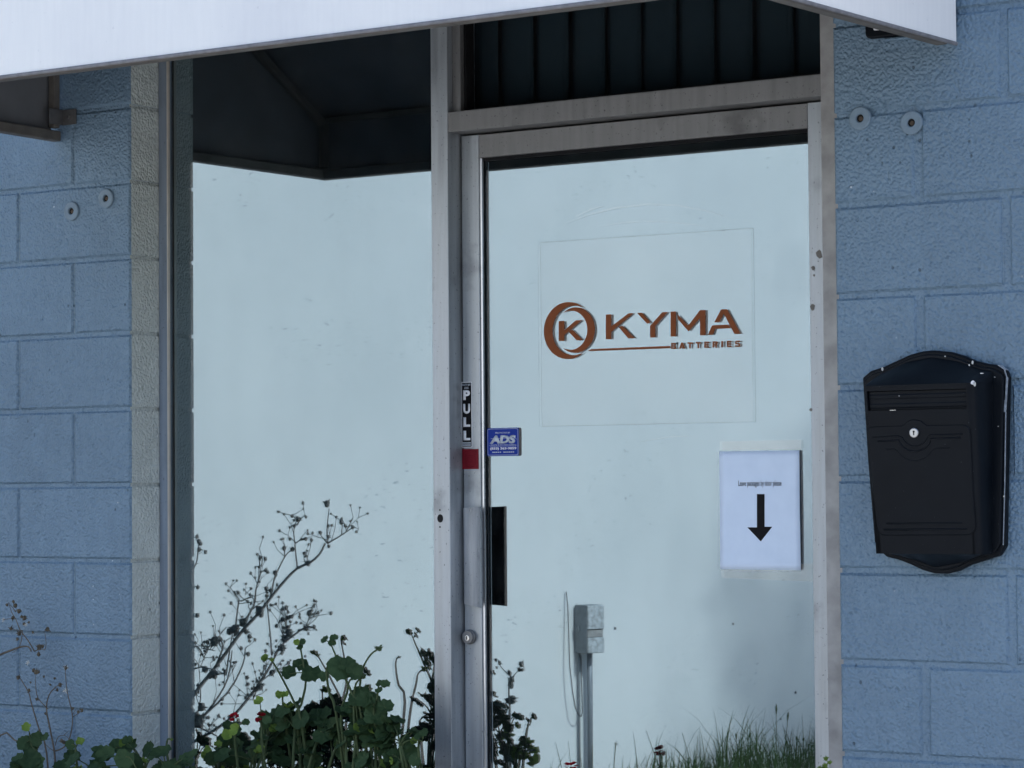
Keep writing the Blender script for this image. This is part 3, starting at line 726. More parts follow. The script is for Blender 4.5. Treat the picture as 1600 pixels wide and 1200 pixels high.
# ------------------------------------------------------------------ mailbox
mbx = thing('mailbox', 'black wall mailbox with arched top, mail slot and keyed door', 'mailbox', (2.33, -.05, .03))
def PB(cx, cy, y): p = at(1320+cx/3.157, 530+cy/3.157, y); return (p.x, p.z)
out = [(86, 190), (125, 157), (190, 136), (250, 108), (320, 76), (385, 59), (440, 55), (520, 62), (580, 80), (640, 106), (700, 120), (745, 127), (796, 155), (806, 185),
       (800, 500), (790, 1020), (762, 1068), (700, 1088), (620, 1112), (560, 1143), (500, 1158), (440, 1156), (380, 1138), (320, 1110), (260, 1087), (205, 1074), (160, 1035), (145, 1000), (112, 600)]
plate = [PB(x, y, -.022) for x, y in out]
MB().prism(plate, -.022, -.0015).build('back_plate', M['enamel'], mbx, bevel=.004)
cxm = sum(p[0] for p in plate)/len(plate); czm = sum(p[1] for p in plate)/len(plate)
pl2 = [(cxm+(a-cxm)*.955, czm+(b-czm)*.965) for a, b in plate]
MB().prism(pl2, -.030, -.0219).build('moulding', M['enamel'], mbx, bevel=.003)
def arch(x, top):                         # outline height of the inner plate at x
    pts = [(a, b) for a, b in pl2 if (b > czm+.1 if top else b < czm-.1)]
    pts.sort()
    if x <= pts[0][0]: return pts[0][1]
    for p, q in zip(pts, pts[1:]):
        if x <= q[0]: return p[1]+(q[1]-p[1])*(x-p[0])/max(1e-6, q[0]-p[0])
    return pts[-1][1]
ZF0, ZF1 = -.163, .2005
def DEP(z): t = (z-ZF0)/(ZF1-ZF0); return .080+.038*t
def XL(z): t = (z-ZF0)/(ZF1-ZF0); return 2.2195-.0170*t
def XRt(z): t = (z-ZF0)/(ZF1-ZF0); return 2.4600+.008*t
s0, s1 = at(1354.5, 610, -.116), at(1514, 641, -.115)
SX0, SX1, SZ0, SZ1 = s0.x, s1.x-.006, .1465, .1885
cols = [('l', 0.), ('l', .25), ('l', .5), ('l', .75), ('l', 1.), ('x', SX0), ('x', SX0+(SX1-SX0)*.25), ('x', (SX0+SX1)/2), ('x', SX0+(SX1-SX0)*.75), ('x', SX1), ('r', 1.), ('r', .8), ('r', .6), ('r', .4), ('r', .2), ('r', 0.)]
rowz = [ZF0, ZF0+.012, -.08, 0, .08, SZ0, SZ1, ZF1-.004, ZF1]
def bodypt(c, z, zsec):
    xl, xr, d = XL(zsec), XRt(zsec), DEP(zsec)
    k, v = c
    if k == 'x': return Vector((v, -d, z))
    if k == 'l':
        a = v*math.pi/2; return Vector((xl+.006*(1-math.cos(a)), -.029-(d-.029)*math.sin(a)**.7, z))
    # right side: broad rolled shoulder
    if v == 1.: return Vector((xr-.022, -d, z))
    t = 1-v; a = t*math.pi/2
    return Vector((xr-.022+.022*math.sin(a)**.9, -.029-(d-.029)*(math.cos(a)**.55 if t < 1 else 0), z))
rows = []
rows.append([Vector((max(XL(ZF0), min(XRt(ZF0), bodypt(c, 0, ZF0).x)), -.0285, 0)) for c in cols])
for p in rows[0]: p.z = arch(p.x, False)+.004
mid = []
for c in cols:
    q = bodypt(c, ZF0, ZF0); lo_ = arch(q.x, False)+.004
    mid.append(Vector((q.x, -.029+(q.y+.029)*.62, ZF0+(lo_-ZF0)*.42)))
rows.append(mid)
for z in rowz: rows.append([bodypt(c, z, z) for c in cols])
for fr_, fz in ((.9, .12), (.66, .36), (.36, .66), (.0, 1.)):
    r_ = []
    for c in cols:
        q = bodypt(c, ZF1, ZF1); hi_ = arch(q.x, True)-.006
        r_.append(Vector((q.x, -.0285+(q.y+.0285)*fr_, ZF1+(max(hi_, ZF1+.004)-ZF1)*fz)))
    rows.append(r_)
nb = MB(); nc = len(cols); vs = [p for r_ in rows for p in r_]; fs = []
iz = 2+rowz.index(SZ0); ic = cols.index(('x', SX0)); ic1 = cols.index(('x', SX1))
for j in range(len(rows)-1):
    for i in range(nc-1):
        if j == iz and ic <= i < ic1: continue
        fs.append((j*nc+i, j*nc+i+1, (j+1)*nc+i+1, (j+1)*nc+i))
nb.add(vs, fs)
# mail slot recess
rc = []
for z in (SZ0, SZ1):
    for x in (SX0, SX1): rc += [Vector((x, -DEP(z), z)), Vector((x, -DEP(z)+.016, z))]
nb.add(rc, [(0, 2, 3, 1), (4, 5, 7, 6), (0, 1, 5, 4), (2, 6, 7, 3), (1, 3, 7, 5)])
bd_ = nb.build('body', M['enamel'], mbx, smooth=False)
for p in bd_.data.polygons: p.use_smooth = True
bd_.data.set_sharp_from_angle(angle=R(38))
# slot flap with ribs
fl_ = MB(); nz = 15; prof = [(t, .0065+(.0012 if (k % 7) in (2, 3, 4) else 0)) for k, t in enumerate([i/(nz-1) for i in range(nz)])]
vs = []
for t, d in prof:
    z = SZ0+.0015+(SZ1-SZ0-.003)*t
    vs += [(SX0+.002, -DEP(z)+.0075-(d-.0065), z), (SX1-.002, -DEP(z)+.0075-(d-.0065), z)]
fl_.add(vs, [(2*i, 2*i+1, 2*i+3, 2*i+2) for i in range(nz-1)])
fl_.build('slot_flap', M['enamel'], mbx)
MB().box(SX0+.052, SX0+.066, -DEP(SZ0)-.0002, -DEP(SZ0)+.001, SZ0-.0004, SZ0+.0004).build('bare_metal_chip', M['steel'], mbx)
# hinged door with arched boss and raised contour
def PF(cx, cy):
    px, py = 1320+cx/3.157, 530+cy/3.157; y = -.10
    for _ in range(6): p = at(px, py, y); y = -DEP(p.z)
    return (p.x, p.z)
dz = [(112, 470), (112, 450), (120, 437), (135, 431), (282, 426), (296, 418), (312, 404), (332, 396), (355, 396), (378, 402), (394, 416), (406, 424), (585, 421), (605, 426), (617, 440), (622, 462),
      (635, 760), (648, 925), (640, 950), (622, 966), (600, 968), (200, 970), (180, 966), (166, 950), (160, 925), (135, 720)]
dp = [PF(*q) for q in dz]; n = len(dp)
ccx, ccz = sum(p[0] for p in dp)/n, sum(p[1] for p in dp)/n
def ring_at(pts, k, off): return [(ccx+(a-ccx)*(1-k), -DEP(ccz+(b-ccz)*(1-k))-off, ccz+(b-ccz)*(1-k)) for a, b in pts]
dm = MB(); rings = [ring_at(dp, -.006, -.001), ring_at(dp, -.006, -.0006), ring_at(dp, .004, -.0006), ring_at(dp, .004, .0012), ring_at(dp, .018, .0026), ring_at(dp, .05, .0028)]
vs = [p for r_ in rings for p in r_]; fs = []
for j in range(len(rings)-1): fs += [(j*n+i, j*n+(i+1) % n, (j+1)*n+(i+1) % n, (j+1)*n+i) for i in range(n)]
fs.append(tuple(range((len(rings)-1)*n, len(rings)*n)))
dm.add(vs, fs); dr_ = dm.build('front_door', M['enamel'], mbx)
def ridge(pts, r_, closed=False):
    p3 = []
    for q in pts:
        x, z = PF(*q); p3.append((x, -DEP(z)-.0026, z))
    return MB().tube(p3, r_, 6).build('raised_line', M['enamel'], dr_, smooth=True)
arcl = lambda cx_, cy_, r_, a0, a1, n=10: [(cx_+r_*math.cos(R(a0+(a1-a0)*i/n)), cy_+r_*math.sin(R(a0+(a1-a0)*i/n))) for i in range(n+1)]
ridge([(165, 505), (270, 499)]+arcl(347, 470, 84, 155, 25)+[(425, 492), (575, 486)], .0020)
ridge([(140, 484), (265, 477)]+arcl(347, 462, 66, 160, 20, 8)+[(425, 472), (585, 468)], .0016)
ridge([(205, 543), (245, 541)]+arcl(347, 500, 100, 150, 30)+[(450, 539), (520, 536)], .0010)
ridge([(210, 909), (580, 907)], .0018); ridge([(195, 940), (605, 936)], .0022)
lx, lz = PF(347, 462)
lb = MB(); disc(lb, lx, lz, -DEP(lz)-.0075, -DEP(lz)-.002, .0108, 18); lkb = lb.build('lock', simple('dull_steel', (.42, .42, .42), .3, .9, .1), dr_, bevel=.002)
lb = MB().box(lx-.0012, lx+.0012, -DEP(lz)-.0079, -DEP(lz)-.0074, lz-.005, lz+.004); disc(lb, lx, lz+.0025, -DEP(lz)-.0078, -DEP(lz)-.0074, .0024, 8); lb.build('key_slot', M['hole'], lkb)
# bird droppings and chipped paint
for cx_, cy_, rx, rz in ((632, 214, 13, 9), (640, 222, 6, 10), (675, 168, 9, 3.5), (712, 170, 5, 4), (614, 132, 4, 9), (630, 116, 4.5, 10), (185, 147, 3.5, 9), (495, 85, 3.5, 3.5), (443, 101, 4, 3.5), (172, 233, 2.6, 2.6), (268, 280, 2, 2), (740, 187, 3, 2.5), (700, 182, 3, 2.5), (757, 430, 2.5, 2), (785, 775, 2.5, 4)):
    y = -.030-.0006 if cy_ < 135 or cx_ > 690 else -.075 if cy_ < 190 else -.1165
    p = PB(cx_, cy_, y); k = 1/(3.157*700)
    pts = [(p[0]+rx*k*random.uniform(.75, 1.15)*math.cos(q*.785), p[1]+rz*k*random.uniform(.75, 1.15)*math.sin(q*.785)) for q in range(8)]
    MB().prism(pts, y-.0012, y+.002).build('dropping', M['fluff'] if rx < 10 else M['white'], mbx)
ch = MB()
for (xa, ya, xb, yb, t) in ((796, 150, 809, 190, .0012), (811, 190, 806, 300, .0028), (806, 300, 802, 360, .004), (803, 360, 798, 700, .0009), (798, 700, 790, 1015, .0006), (765, 128, 800, 152, .0014)):
    a, b = PB(xa, ya, -.012), PB(xb, yb, -.012)
    ch.add([(a[0]-t, -.0225, a[1]), (a[0]+.0012, -.0225, a[1]), (b[0]+.0012, -.0225, b[1]), (b[0]-t, -.0225, b[1]), (a[0]+.0012, -.004, a[1]), (b[0]+.0012, -.004, b[1])], [(0, 1, 2, 3), (1, 4, 5, 2)])
ch.build('worn_edge', simple('bare_grey_paint', (.27, .31, .35), .6, 0, .3, 120), mbx)

# ------------------------------------------------------------------ white building across the alley (seen mirrored in the glass)
ang = R(70)
tv = Vector((math.cos(ang), math.sin(ang), 0)); t_r = Vector((math.cos(ang), -math.sin(ang), 0)); n_r = Vector((math.sin(ang), math.cos(ang), 0))
pv = at(919, 985, 6.376); W0 = Vector((pv.x, 2*GD-pv.y, 0))
def wp(s, h, out=0.): return W0+t_r*s+n_r*out+Vector((0, 0, h))
def seen(px, py, out=0.):                 # wall coordinates of a point seen mirrored in the door glass
    d = AF + AX*((px-800)/FPX) - AU*((py-600)/FPX)
    nv = Vector((n_r.x, -n_r.y, 0)); o = Vector((W0.x, 2*GD-W0.y, 0))+nv*out
    k = (o-CAM).dot(nv)/d.dot(nv); p = CAM+d*k
    return (p-o).dot(tv), p.z
bw = thing('white_building', 'white stucco building across the alley, seen mirrored in window and door', 'building', wp(1, ZA, -2))
fw = MB(); A = [wp(-3.1, ZA-.05), wp(6.5, ZA-.05), wp(6.5, ZA-.05, -6), wp(-3.1, ZA-.05, -6)]; up = Vector((0, 0, 4.6))
fw.add([*A, *[p+up for p in A]], [(0, 1, 5, 4), (1, 2, 6, 5), (2, 3, 7, 6), (3, 0, 4, 7), (4, 5, 6, 7)])
fw.build('wall', M['stucco'], bw)
cp = MB(); A = [wp(-3.2, ZA+4.56, .1), wp(6.6, ZA+4.56, .1), wp(6.6, ZA+4.56, -6.1), wp(-3.2, ZA+4.56, -6.1)]; up = Vector((0, 0, .18))
cp.add([*A, *[p+up for p in A]], [(0, 1, 5, 4), (1, 2, 6, 5), (2, 3, 7, 6), (3, 0, 4, 7), (4, 5, 6, 7), (3, 2, 1, 0)])
cp.build('coping', M['stucco'], bw)
def wbox(mb, s0, s1, h0, h1, o0, o1, mi=0):
    vs = [wp(s, h, o) for o in (o0, o1) for s, h in ((s0, h0), (s1, h0), (s1, h1), (s0, h1))]
    return mb.add(vs, [(0, 3, 2, 1), (4, 5, 6, 7), (0, 1, 5, 4), (1, 2, 6, 5), (2, 3, 7, 6), (3, 0, 4, 7)], mi)
dep = .125
sa, ha = seen(919, 946, dep); sb, hb = seen(945.5, 1020, dep)
ub = thing('utility_box', 'small grey utility box on the white wall, mirrored low in the door glass', 'utility box', wp(sa, hb))
hm = hb+(ha-hb)*.50; hq = hb+(ha-hb)*.34
b_ = MB(); wbox(b_, sa, sb, hb, ha, .012, dep-.012); b_.build('case', M['boxside'], ub, bevel=.004)
b_ = MB(); wbox(b_, sa+.001, sb-.002, hm, ha-.002, dep-.0118, dep); b_.build('upper_cover', M['boxpaint'], ub, bevel=.004)
b_ = MB(); wbox(b_, sa+.003, sb-.010, hq, hm-.004, dep-.0118, dep-.006); b_.build('label_strip', M['tan'], ub)
b_ = MB(); wbox(b_, sa+.001, sb-.002, hb+.002, hq-.003, dep-.0118, dep-.001); b_.build('lower_cover', M['boxpaint'], ub, bevel=.003)
b_ = MB(); wbox(b_, sa-.008, sa-.0002, hm-.01, hm+.022, .03, .05); b_.build('latch', M['boxside'], ub)
sc_, hc_ = seen(921.5, 1024, .04); sd_, hd_ = seen(915, 1200, .04)
b_ = MB().tube([wp(sc_, hb+.01, .04), wp(sc_, -1.1, .04), wp(sc_-.003, ZA, .04)], .0145, 12); b_.build('conduit', M['conduit'], ub, smooth=True)
b_ = MB().tube([wp(sc_-.052, hb+.01, .02), wp(sc_-.053, -1.15, .016), wp(sc_-.055, ZA, .016)], .006, 8); b_.build('conduit_shadow', M['boxside'], ub, smooth=True)  # thin grey tube standing in for the conduit's shadow on the wall
cab = [seen(x, y, .03) for x, y in ((888, 925), (887.5, 945), (886.5, 990), (886, 1040), (889, 1080), (893, 1105), (898, 1116), (904, 1119), (908, 1112), (909.5, 1080), (911, 1024))]
tag(MB().tube([wp(s, h, .012+.05*math.sin(math.pi*i/10)) for i, (s, h) in enumerate(cab)], .0032, 6).build('loose_cable', M['wire'], smooth=True), 'thin loose cable drooping beside the utility box on the white wall', 'cable')

# ------------------------------------------------------------------ plants
def leaf_mesh(rad, name, mt, lobes=7, cup=.25, ruf=.09, seg=24):
    v = [(0, 0, 0)]; ph = random.uniform(0, 6)
    for k, fr_ in ((0, .55), (1, 1.)):
        for i in range(seg):
            t = 2*math.pi*i/seg
            r_ = rad*fr_*(1+(.13*abs(math.cos(lobes*t/2+ph))+.045*(-1)**i-.05 if k else .02*math.cos(lobes*t+ph)))*(1-.35*math.exp(-((math.atan2(math.sin(t-math.pi), math.cos(t-math.pi)))/.35)**2))
            r_ *= 1+random.uniform(-.05, .05)
            v.append((r_*math.cos(t)+rad*.2, r_*math.sin(t), rad*(cup*fr_**2+ruf*math.sin(lobes*t+ph+1)*fr_**2+random.uniform(-.03, .03))))
    f = [(0, 1+i, 1+(i+1) % seg) for i in range(seg)]+[(1+i, 1+seg+i, 1+seg+(i+1) % seg, 1+(i+1) % seg) for i in range(seg)]
    me = MB().add(v, f).mesh(name, mt, smooth=True); return me
LEAF = [leaf_mesh(1., 'leaf', M['leaf'], random.choice((5, 7, 7)), random.uniform(-.1, .35), random.uniform(.06, .14)) for _ in range(7)]
YLEAF = [leaf_mesh(1., 'young_leaf', M['leaf_young'], 5, random.uniform(.5, .9), .28, 16) for _ in range(3)]
def budmesh(mt, spikes=9):
    b = MB(); b.ball((0, 0, 0), .55, 0, (1, 1, .9), 7, 4, .1)
    for i in range(spikes):
        a = 2*math.pi*i/spikes; e_ = random.uniform(-.3, .9)
        d = Vector((math.cos(a)*math.cos(e_), math.sin(a)*math.cos(e_), math.sin(e_)))
        b.tube([d*.35, d*random.uniform(.9, 1.25)], [.22, .03], 4)
    return b.mesh('bud', mt)
BUDG, BUDY = budmesh(M['stemg']), budmesh(M['leaf_young'], 11)
def flowermesh():
    b = MB()
    for i in range(16):
        a = random.uniform(0, 6.28); e_ = random.uniform(-.4, 1.3)
        d = Vector((math.cos(a)*math.cos(e_), math.sin(a)*math.cos(e_), math.sin(e_))); u = d.cross(Vector((.2, .3, 1))).normalized(); w_ = d.cross(u)
        p = d*.6; b.add([p-d*.3, p+u*.42-d*.05, p+d*.25+u*.25+w_*.1, p+d*.25-u*.25+w_*.1, p-u*.42-d*.05], [(0, 1, 2, 3, 4)])
    return b.mesh('flower', M['petal'])
FLW = [flowermesh() for _ in range(2)]
def orient(p, size, nrm, spin=None):
    q = Vector(nrm).normalized().to_track_quat('Z', 'Y'); spin = random.uniform(0, 6.28) if spin is None else spin
    return Matrix.Translation(p) @ q.to_matrix().to_4x4() @ Matrix.Rotation(spin, 4, 'Z') @ Matrix.Diagonal((size, size, size*random.uniform(.8, 1.1), 1))
def bez(a, b, bend, n=6):
    a, b = Vector(a), Vector(b); m_ = (a+b)/2+Vector(bend)
    return [a*(1-t)**2+m_*2*t*(1-t)+b*t*t for t in [i/n for i in range(n+1)]]
def interp(top, x):
    for (xa, ya), (xb, yb) in zip(top, top[1:]):
        if xa <= x <= xb: return ya+(yb-ya)*(x-xa)/(xb-xa)
    return None
def geranium(label, base, top, nleaf, yr, young=.12, stalks=(), depth=170, sz=(.017, .029), group='geraniums in the planting bed'):
    t = thing('geranium', label, 'geranium', base, group)
    base = Vector(base); st = MB(); hubs = []
    for i in range(7):
        xx = random.uniform(top[0][0], top[-1][0]); y = random.uniform(*yr); p = at(xx, interp(top, xx)+45, y)
        pts = bez(base+Vector((random.uniform(-.05, .05), random.uniform(-.04, .04), 0)), p, (random.uniform(-.06, .06), random.uniform(-.04, .02), .12), 8)
        st.tube(pts, [.0075-.004*k/8 for k in range(9)], 6); hubs += pts[3:]
    for i in range(nleaf):
        xx = random.uniform(top[0][0], top[-1][0]); h0 = interp(top, xx)
        dy = abs(random.gauss(0, .42))*depth; yy = h0+random.uniform(2, 14)+min(dy, depth)
        y = random.uniform(*yr); p = at(xx, yy, y)
        hub = min(hubs, key=lambda q: (q-p).length+random.uniform(0, .05)+(.5 if q.z > p.z else 0))
        st.tube(bez(hub, p, (0, 0, .02), 4), [.0022, .002, .0018, .0016, .0014], 5)
        yg = random.random() < young
        nrm = (random.gauss(.25, .5), random.gauss(-.55, .45), random.gauss(.75, .35))
        s_ = random.uniform(*sz)*(.55 if yg else 1)
        inst(random.choice(YLEAF if yg else LEAF), 'leaf', t, orient(p, s_, nrm))
    for line, leaves, tip in stalks:
        y = random.uniform(*yr) if tip is None or tip[0] not in 'fg' else yr[0]-.03
        pts = [at(q[0], q[1], y) for q in line]
        pts.insert(0, pts[0]+Vector((0, .045, -.22)))
        sm = []
        for k in range(len(pts)-1):
            p0, p1, p2, p3 = pts[max(k-1, 0)], pts[k], pts[k+1], pts[min(k+2, len(pts)-1)]
            for u in (0, .34, .67):
                sm.append(.5*((2*p1)+(p2-p0)*u+(2*p0-5*p1+4*p2-p3)*u*u+(3*p1-p0-3*p2+p3)*u**3))
        sm.append(pts[-1]); n_ = len(sm)
        st.tube(sm, [.0042-.0022*k/(n_-1) for k in range(n_)], 6)
        for lx_, ly_, s_, kd in leaves:
            p = at(lx_, ly_, y-.005); near = min(sm, key=lambda q: (q-p).length)
            st.tube(bez(near, p, (0, 0, .004), 3), .0014, 5)
            inst(random.choice(YLEAF if kd == 'y' else LEAF), 'leaf', t, orient(p, s_, (random.gauss(.3, .3), -.8, random.gauss(.5, .25))))
        if tip:
            kd, s_ = tip; inst({'b': BUDG, 'y': BUDY, 'f': FLW[0], 'g': FLW[1]}[kd], 'flower' if kd in 'fg' else 'bud', t, orient(sm[-1], s_, (.1, -.3, 1)))
    st.build('stems', M['stemg'], t, smooth=True)
    return t
def c7(pts): return [(280+x/2.7275, 760+y/2.7275) for x, y in pts]
def l7(ls): return [(280+x/2.7275, 760+y/2.7275, s, k) for x, y, s, k in ls]
G1 = [(306, 1180), (335, 1155), (352, 1128), (372, 1132), (398, 1150), (410, 1135)]
geranium('geranium with red blooms at the left edge of the window', at(350, 1330, -.06)+Vector((0, 0, -.35)), G1, 42, (-.06, .06), .25,
    stalks=[(c7([(240, 1120), (238, 1050), (232, 985)]), l7([(250, 1040, .016, 'y'), (210, 1060, .014, 'y'), (285, 1010, .010, 'l')]), ('f', .017)),
            (c7([(355, 1110), (352, 1040), (350, 985)]), l7([(345, 925, .013, 'y'), (375, 1000, .012, 'l')]), ('g', .020))])
G2 = [(400, 1150), (415, 1108), (430, 1092), (450, 1096), (470, 1094), (492, 1108), (510, 1105), (525, 1112), (540, 1098)]
geranium('tall leafy geranium with a forked leafy stalk in front of the window', at(465, 1330, -.03)+Vector((0, 0, -.35)), G2, 70, (.035, .085), .10,
    stalks=[(c7([(500, 1000), (520, 930), (540, 830), (524, 730), (513, 665)]), l7([(512, 765, .021, 'l'), (566, 790, .026, 'l'), (612, 815, .015, 'l'), (470, 800, .019, 'l'), (540, 815, .012, 'l'), (505, 660, .009, 'y'), (522, 662, .009, 'l'), (512, 685, .009, 'l')]), None),
            (c7([(520, 1000), (490, 920), (440, 820), (395, 740)]), l7([(372, 738, .011, 'y'), (360, 734, .008, 'y')]), ('y', .009)),
            (c7([(450, 980), (442, 930), (440, 890)]), l7([(432, 885, .011, 'y'), (450, 890, .010, 'y')]), ('y', .009))])
G3 = [(535, 1100), (548, 1092), (568, 1082), (592, 1088), (608, 1104)]
geranium('tall geranium with nodding seed heads beside the window mullion', at(580, 1330, 0)+Vector((0, 0, -.35)), G3, 66, (-.045, -.015), .06,
    stalks=[(c7([(775, 960), (740, 890), (705, 810), (675, 740), (650, 680)]), l7([(690, 760, .033, 'l'), (745, 795, .022, 'l'), (715, 770, .022, 'l'), (625, 655, .011, 'l'), (662, 650, .011, 'l'), (652, 672, .010, 'l')]), None),
            (c7([(690, 1000), (715, 880), (725, 830), (750, 812)]), [], ('y', .012)),
            (c7([(780, 1000), (768, 930), (770, 850), (785, 770), (818, 715), (852, 692)]), [], ('b', .014)),
            (c7([(752, 1060), (745, 960), (748, 860), (765, 825), (784, 812)]), [], ('b', .012)),
            (c7([(830, 970), (842, 910), (850, 850)]), l7([(880, 945, .020, 'l'), (800, 912, .022, 'l'), (850, 838, .009, 'l'), (880, 848, .012, 'l'), (850, 868, .010, 'l'), (820, 925, .016, 'l')]), None),
            (c7([(668, 960), (640, 880), (628, 800), (632, 765), (645, 758)]), [], ('b', .006))])
G4 = [(606, 1106), (620, 1118), (640, 1126), (650, 1138), (662, 1160), (667, 1158)]
geranium('low geranium tucked against the foot of the mullion', at(645, 1330, .02)+Vector((0, 0, -.35)), G4, 34, (-.06, -.02), .05,
    stalks=[(c7([(1020, 1120), (1036, 1085), (1040, 1055)]), l7([(1040, 1045, .011, 'l'), (1020, 1068, .010, 'l')]), None)], sz=(.014, .024))
G5 = [(95, 1180), (120, 1168), (150, 1174), (168, 1160), (200, 1155), (235, 1160), (262, 1164), (285, 1178), (310, 1172)]
geranium('low spreading geranium in front of the narrow pier at the window edge', at(200, 1320, -.2)+Vector((0, 0, -.35)), G5, 70, (-.28, -.10), .25,
    stalks=[([(198, 1185), (202, 1165), (203, 1158)], [(195, 1160, .012, 'y'), (206, 1158, .012, 'y'), (180, 1168, .020, 'l')], None),
            ([(262, 1185), (260, 1168), (262, 1155), (268, 1156)], [], ('y', .006)),
            ([(119, 1185), (120, 1165)], [(112, 1163, .014, 'l'), (124, 1160, .012, 'y')], None)], depth=110)
G6 = [(22, 1185), (40, 1180), (60, 1178), (80, 1186)]
geranium('small geranium sprig below the dry weeds on the far left', at(50, 1320, -.16)+Vector((0, 0, -.35)), G6, 22, (-.24, -.1), .3,
    stalks=[([(62, 1190), (50, 1165), (46, 1145)], [(43, 1138, .013, 'y'), (40, 1162, .020, 'l'), (62, 1155, .020, 'l'), (48, 1172, .018, 'l'), (70, 1150, .012, 'l')], None)], depth=80)
# bloom heads at the right and by the door
for (px, py, lab, y) in ((1290, 1194, 'pale young geranium bud cluster in front of the right door jamb', -.14), (892, 1198, 'dark red geranium bloom low in front of the door glass', -.02)):
    p = at(px, py, y); t = thing('geranium', lab, 'geranium', (p.x, p.y, ZS), 'geraniums in the planting bed')
    MB().tube(bez((p.x, p.y, ZS), p, (.02, -.01, 0), 6), .003, 6).build('stems', M['stemg'], t, smooth=True)
    if px > 1000:
        for k in range(7): inst(BUDY, 'bud', t, orient(p+Vector((random.uniform(-.014, .014), random.uniform(-.01, .01), random.uniform(-.012, .012))), .0075, (random.gauss(0, .4), -.4, 1)))
    else: inst(FLW[1], 'flower', t, orient(p, .020, (0, -.5, 1)))
    for k in range(6): inst(random.choice(LEAF), 'leaf', t, orient(p+Vector((random.uniform(-.05, .05), random.uniform(-.03, .03), -.09-.03*k)), .02, (random.gauss(0, .5), -.5, .8)))

# dry weeds -------------------------------------------------
def weed(label, base, lines, heads, P, r0=.0035, pale=False, ly=False, group='dry weeds in the planting bed', twig=0, fluff=(), leaves=()):
    t = thing('dry_weed', label, 'weed', base, group); st = MB(); hd = MB(); pts_all = []
    for ln in lines:
        off = random.uniform(-.02, .02); n_ = len(ln)
        pts = [P(q[0], q[1])+Vector((0, off*k/max(1, n_-1)*1.0, 0)) for k, q in enumerate(ln)]
        sm = []
        for k in range(len(pts)-1):
            p0, p1, p2, p3 = pts[max(k-1, 0)], pts[k], pts[k+1], pts[min(k+2, len(pts)-1)]
            for u in (0, .34, .67): sm.append(.5*((2*p1)+(p2-p0)*u+(2*p0-5*p1+4*p2-p3)*u*u+(3*p1-p0-3*p2+p3)*u**3))
        sm.append(pts[-1]); n_ = len(sm); L_ = sum((a-b).length for a, b in zip(sm, sm[1:]))
        rr = r0*min(1.3, .35+L_*1.6)
        st.tube(sm, [rr-(rr*.55)*k/(n_-1) for k in range(n_)], 6); pts_all += sm
    def head(p, s_, ):
        hd.ball(p, s_, 0, (1, 1, 1.15), 6, 4, .25)
        for k in range(5):
            d = Vector((random.gauss(0, 1), random.gauss(0, 1), random.gauss(.4, .8))).normalized()
            hd.tube([p+d*s_*.6, p+d*s_*random.uniform(1.5, 2.2)], [s_*.35, s_*.04], 4)
    for hx, hy, s_ in heads:
        if s_ >= .0075:
            keep = hd; hd = MB(); head(P(hx, hy), s_); hd.build('seed_head', M['palebud'] if pale else M['drybud'], t); hd = keep
        else: head(P(hx, hy), s_)
    for i in range(twig):
        p = random.choice(pts_all); d = Vector((random.gauss(.1, .6), random.gauss(0, .5), random.gauss(.8, .5))).normalized()
        q = p+d*random.uniform(.02, .09); m_ = (p+q)/2+Vector((random.gauss(0, .008), random.gauss(0, .008), 0))
        st.tube([p, m_, q], [.0014, .0012, .0009], 5); head(q, random.uniform(.003, .0055))
        if random.random() < .5:
            q2 = m_+Vector((random.gauss(0, .5), random.gauss(0, .4), random.gauss(.6, .4))).normalized()*random.uniform(.015, .04); st.tube([m_, q2], [.001, .0008], 5); head(q2, random.uniform(.0028, .0045))
    st.build('stalks', M['pale'] if pale else M['dry'], t, smooth=True); kind(hd.build('seed_heads', M['palebud'] if pale else M['drybud'], t), 'stuff')
    if fluff:
        fm = MB()
        for hx, hy, s_ in fluff:
            p = P(hx, hy)
            for k in range(26):
                d = Vector((random.gauss(0, 1), random.gauss(0, 1), random.gauss(0, 1))).normalized(); fm.tube([p, p+d*s_], [.0006, .0003], 3)
        fm.build('fluff', M['fluff'], t)
    for hx, hy, s_ in leaves: inst(random.choice(YLEAF if ly else LEAF), 'leaf', t, orient(P(hx, hy), s_, (random.gauss(0, .5), -.5, .7)))
    return t
c4 = lambda pts: [(x/4, 900+y/4) for x, y in pts]
h4 = lambda hs: [(x/4, 900+y/4, s) for x, y, s in hs]
PL = lambda y: (lambda a, b: at(a, b, y))
weed('slender dry weed with fluffy seed heads in front of the left wall', at(88, 1330, -.07)+Vector((0, 0, -.3)),
     [c4(l) for l in ([(352, 1900), (352, 1300), (350, 1200), (345, 1090), (320, 950), (300, 830), (320, 740), (365, 690)], [(300, 830), (240, 765), (225, 690), (225, 620)], [(340, 1095), (400, 1070), (440, 1000), (455, 880), (430, 760), (418, 690), (410, 580)],
      [(455, 880), (490, 860), (515, 840)], [(450, 870), (455, 830)], [(340, 1095), (310, 1075), (275, 1040)], [(345, 1060), (360, 1005), (400, 1000), (420, 1030)], [(400, 995), (432, 965)])],
     h4([(225, 600, .006), (210, 590, .005), (240, 600, .004), (375, 680, .005), (358, 712, .004), (230, 770, .004), (285, 860, .004), (455, 828, .0035), (512, 840, .0045), (490, 850, .004), (410, 575, .005), (400, 1040, .005), (385, 1030, .005), (308, 940, .0025), (275, 630, .003), (315, 680, .003), (340, 640, .003)]),
     PL(-.05), .0028, fluff=h4([(410, 715, .009), (410, 570, .008), (175, 543, .008)]), leaves=h4([(205, 1010, .022)]))
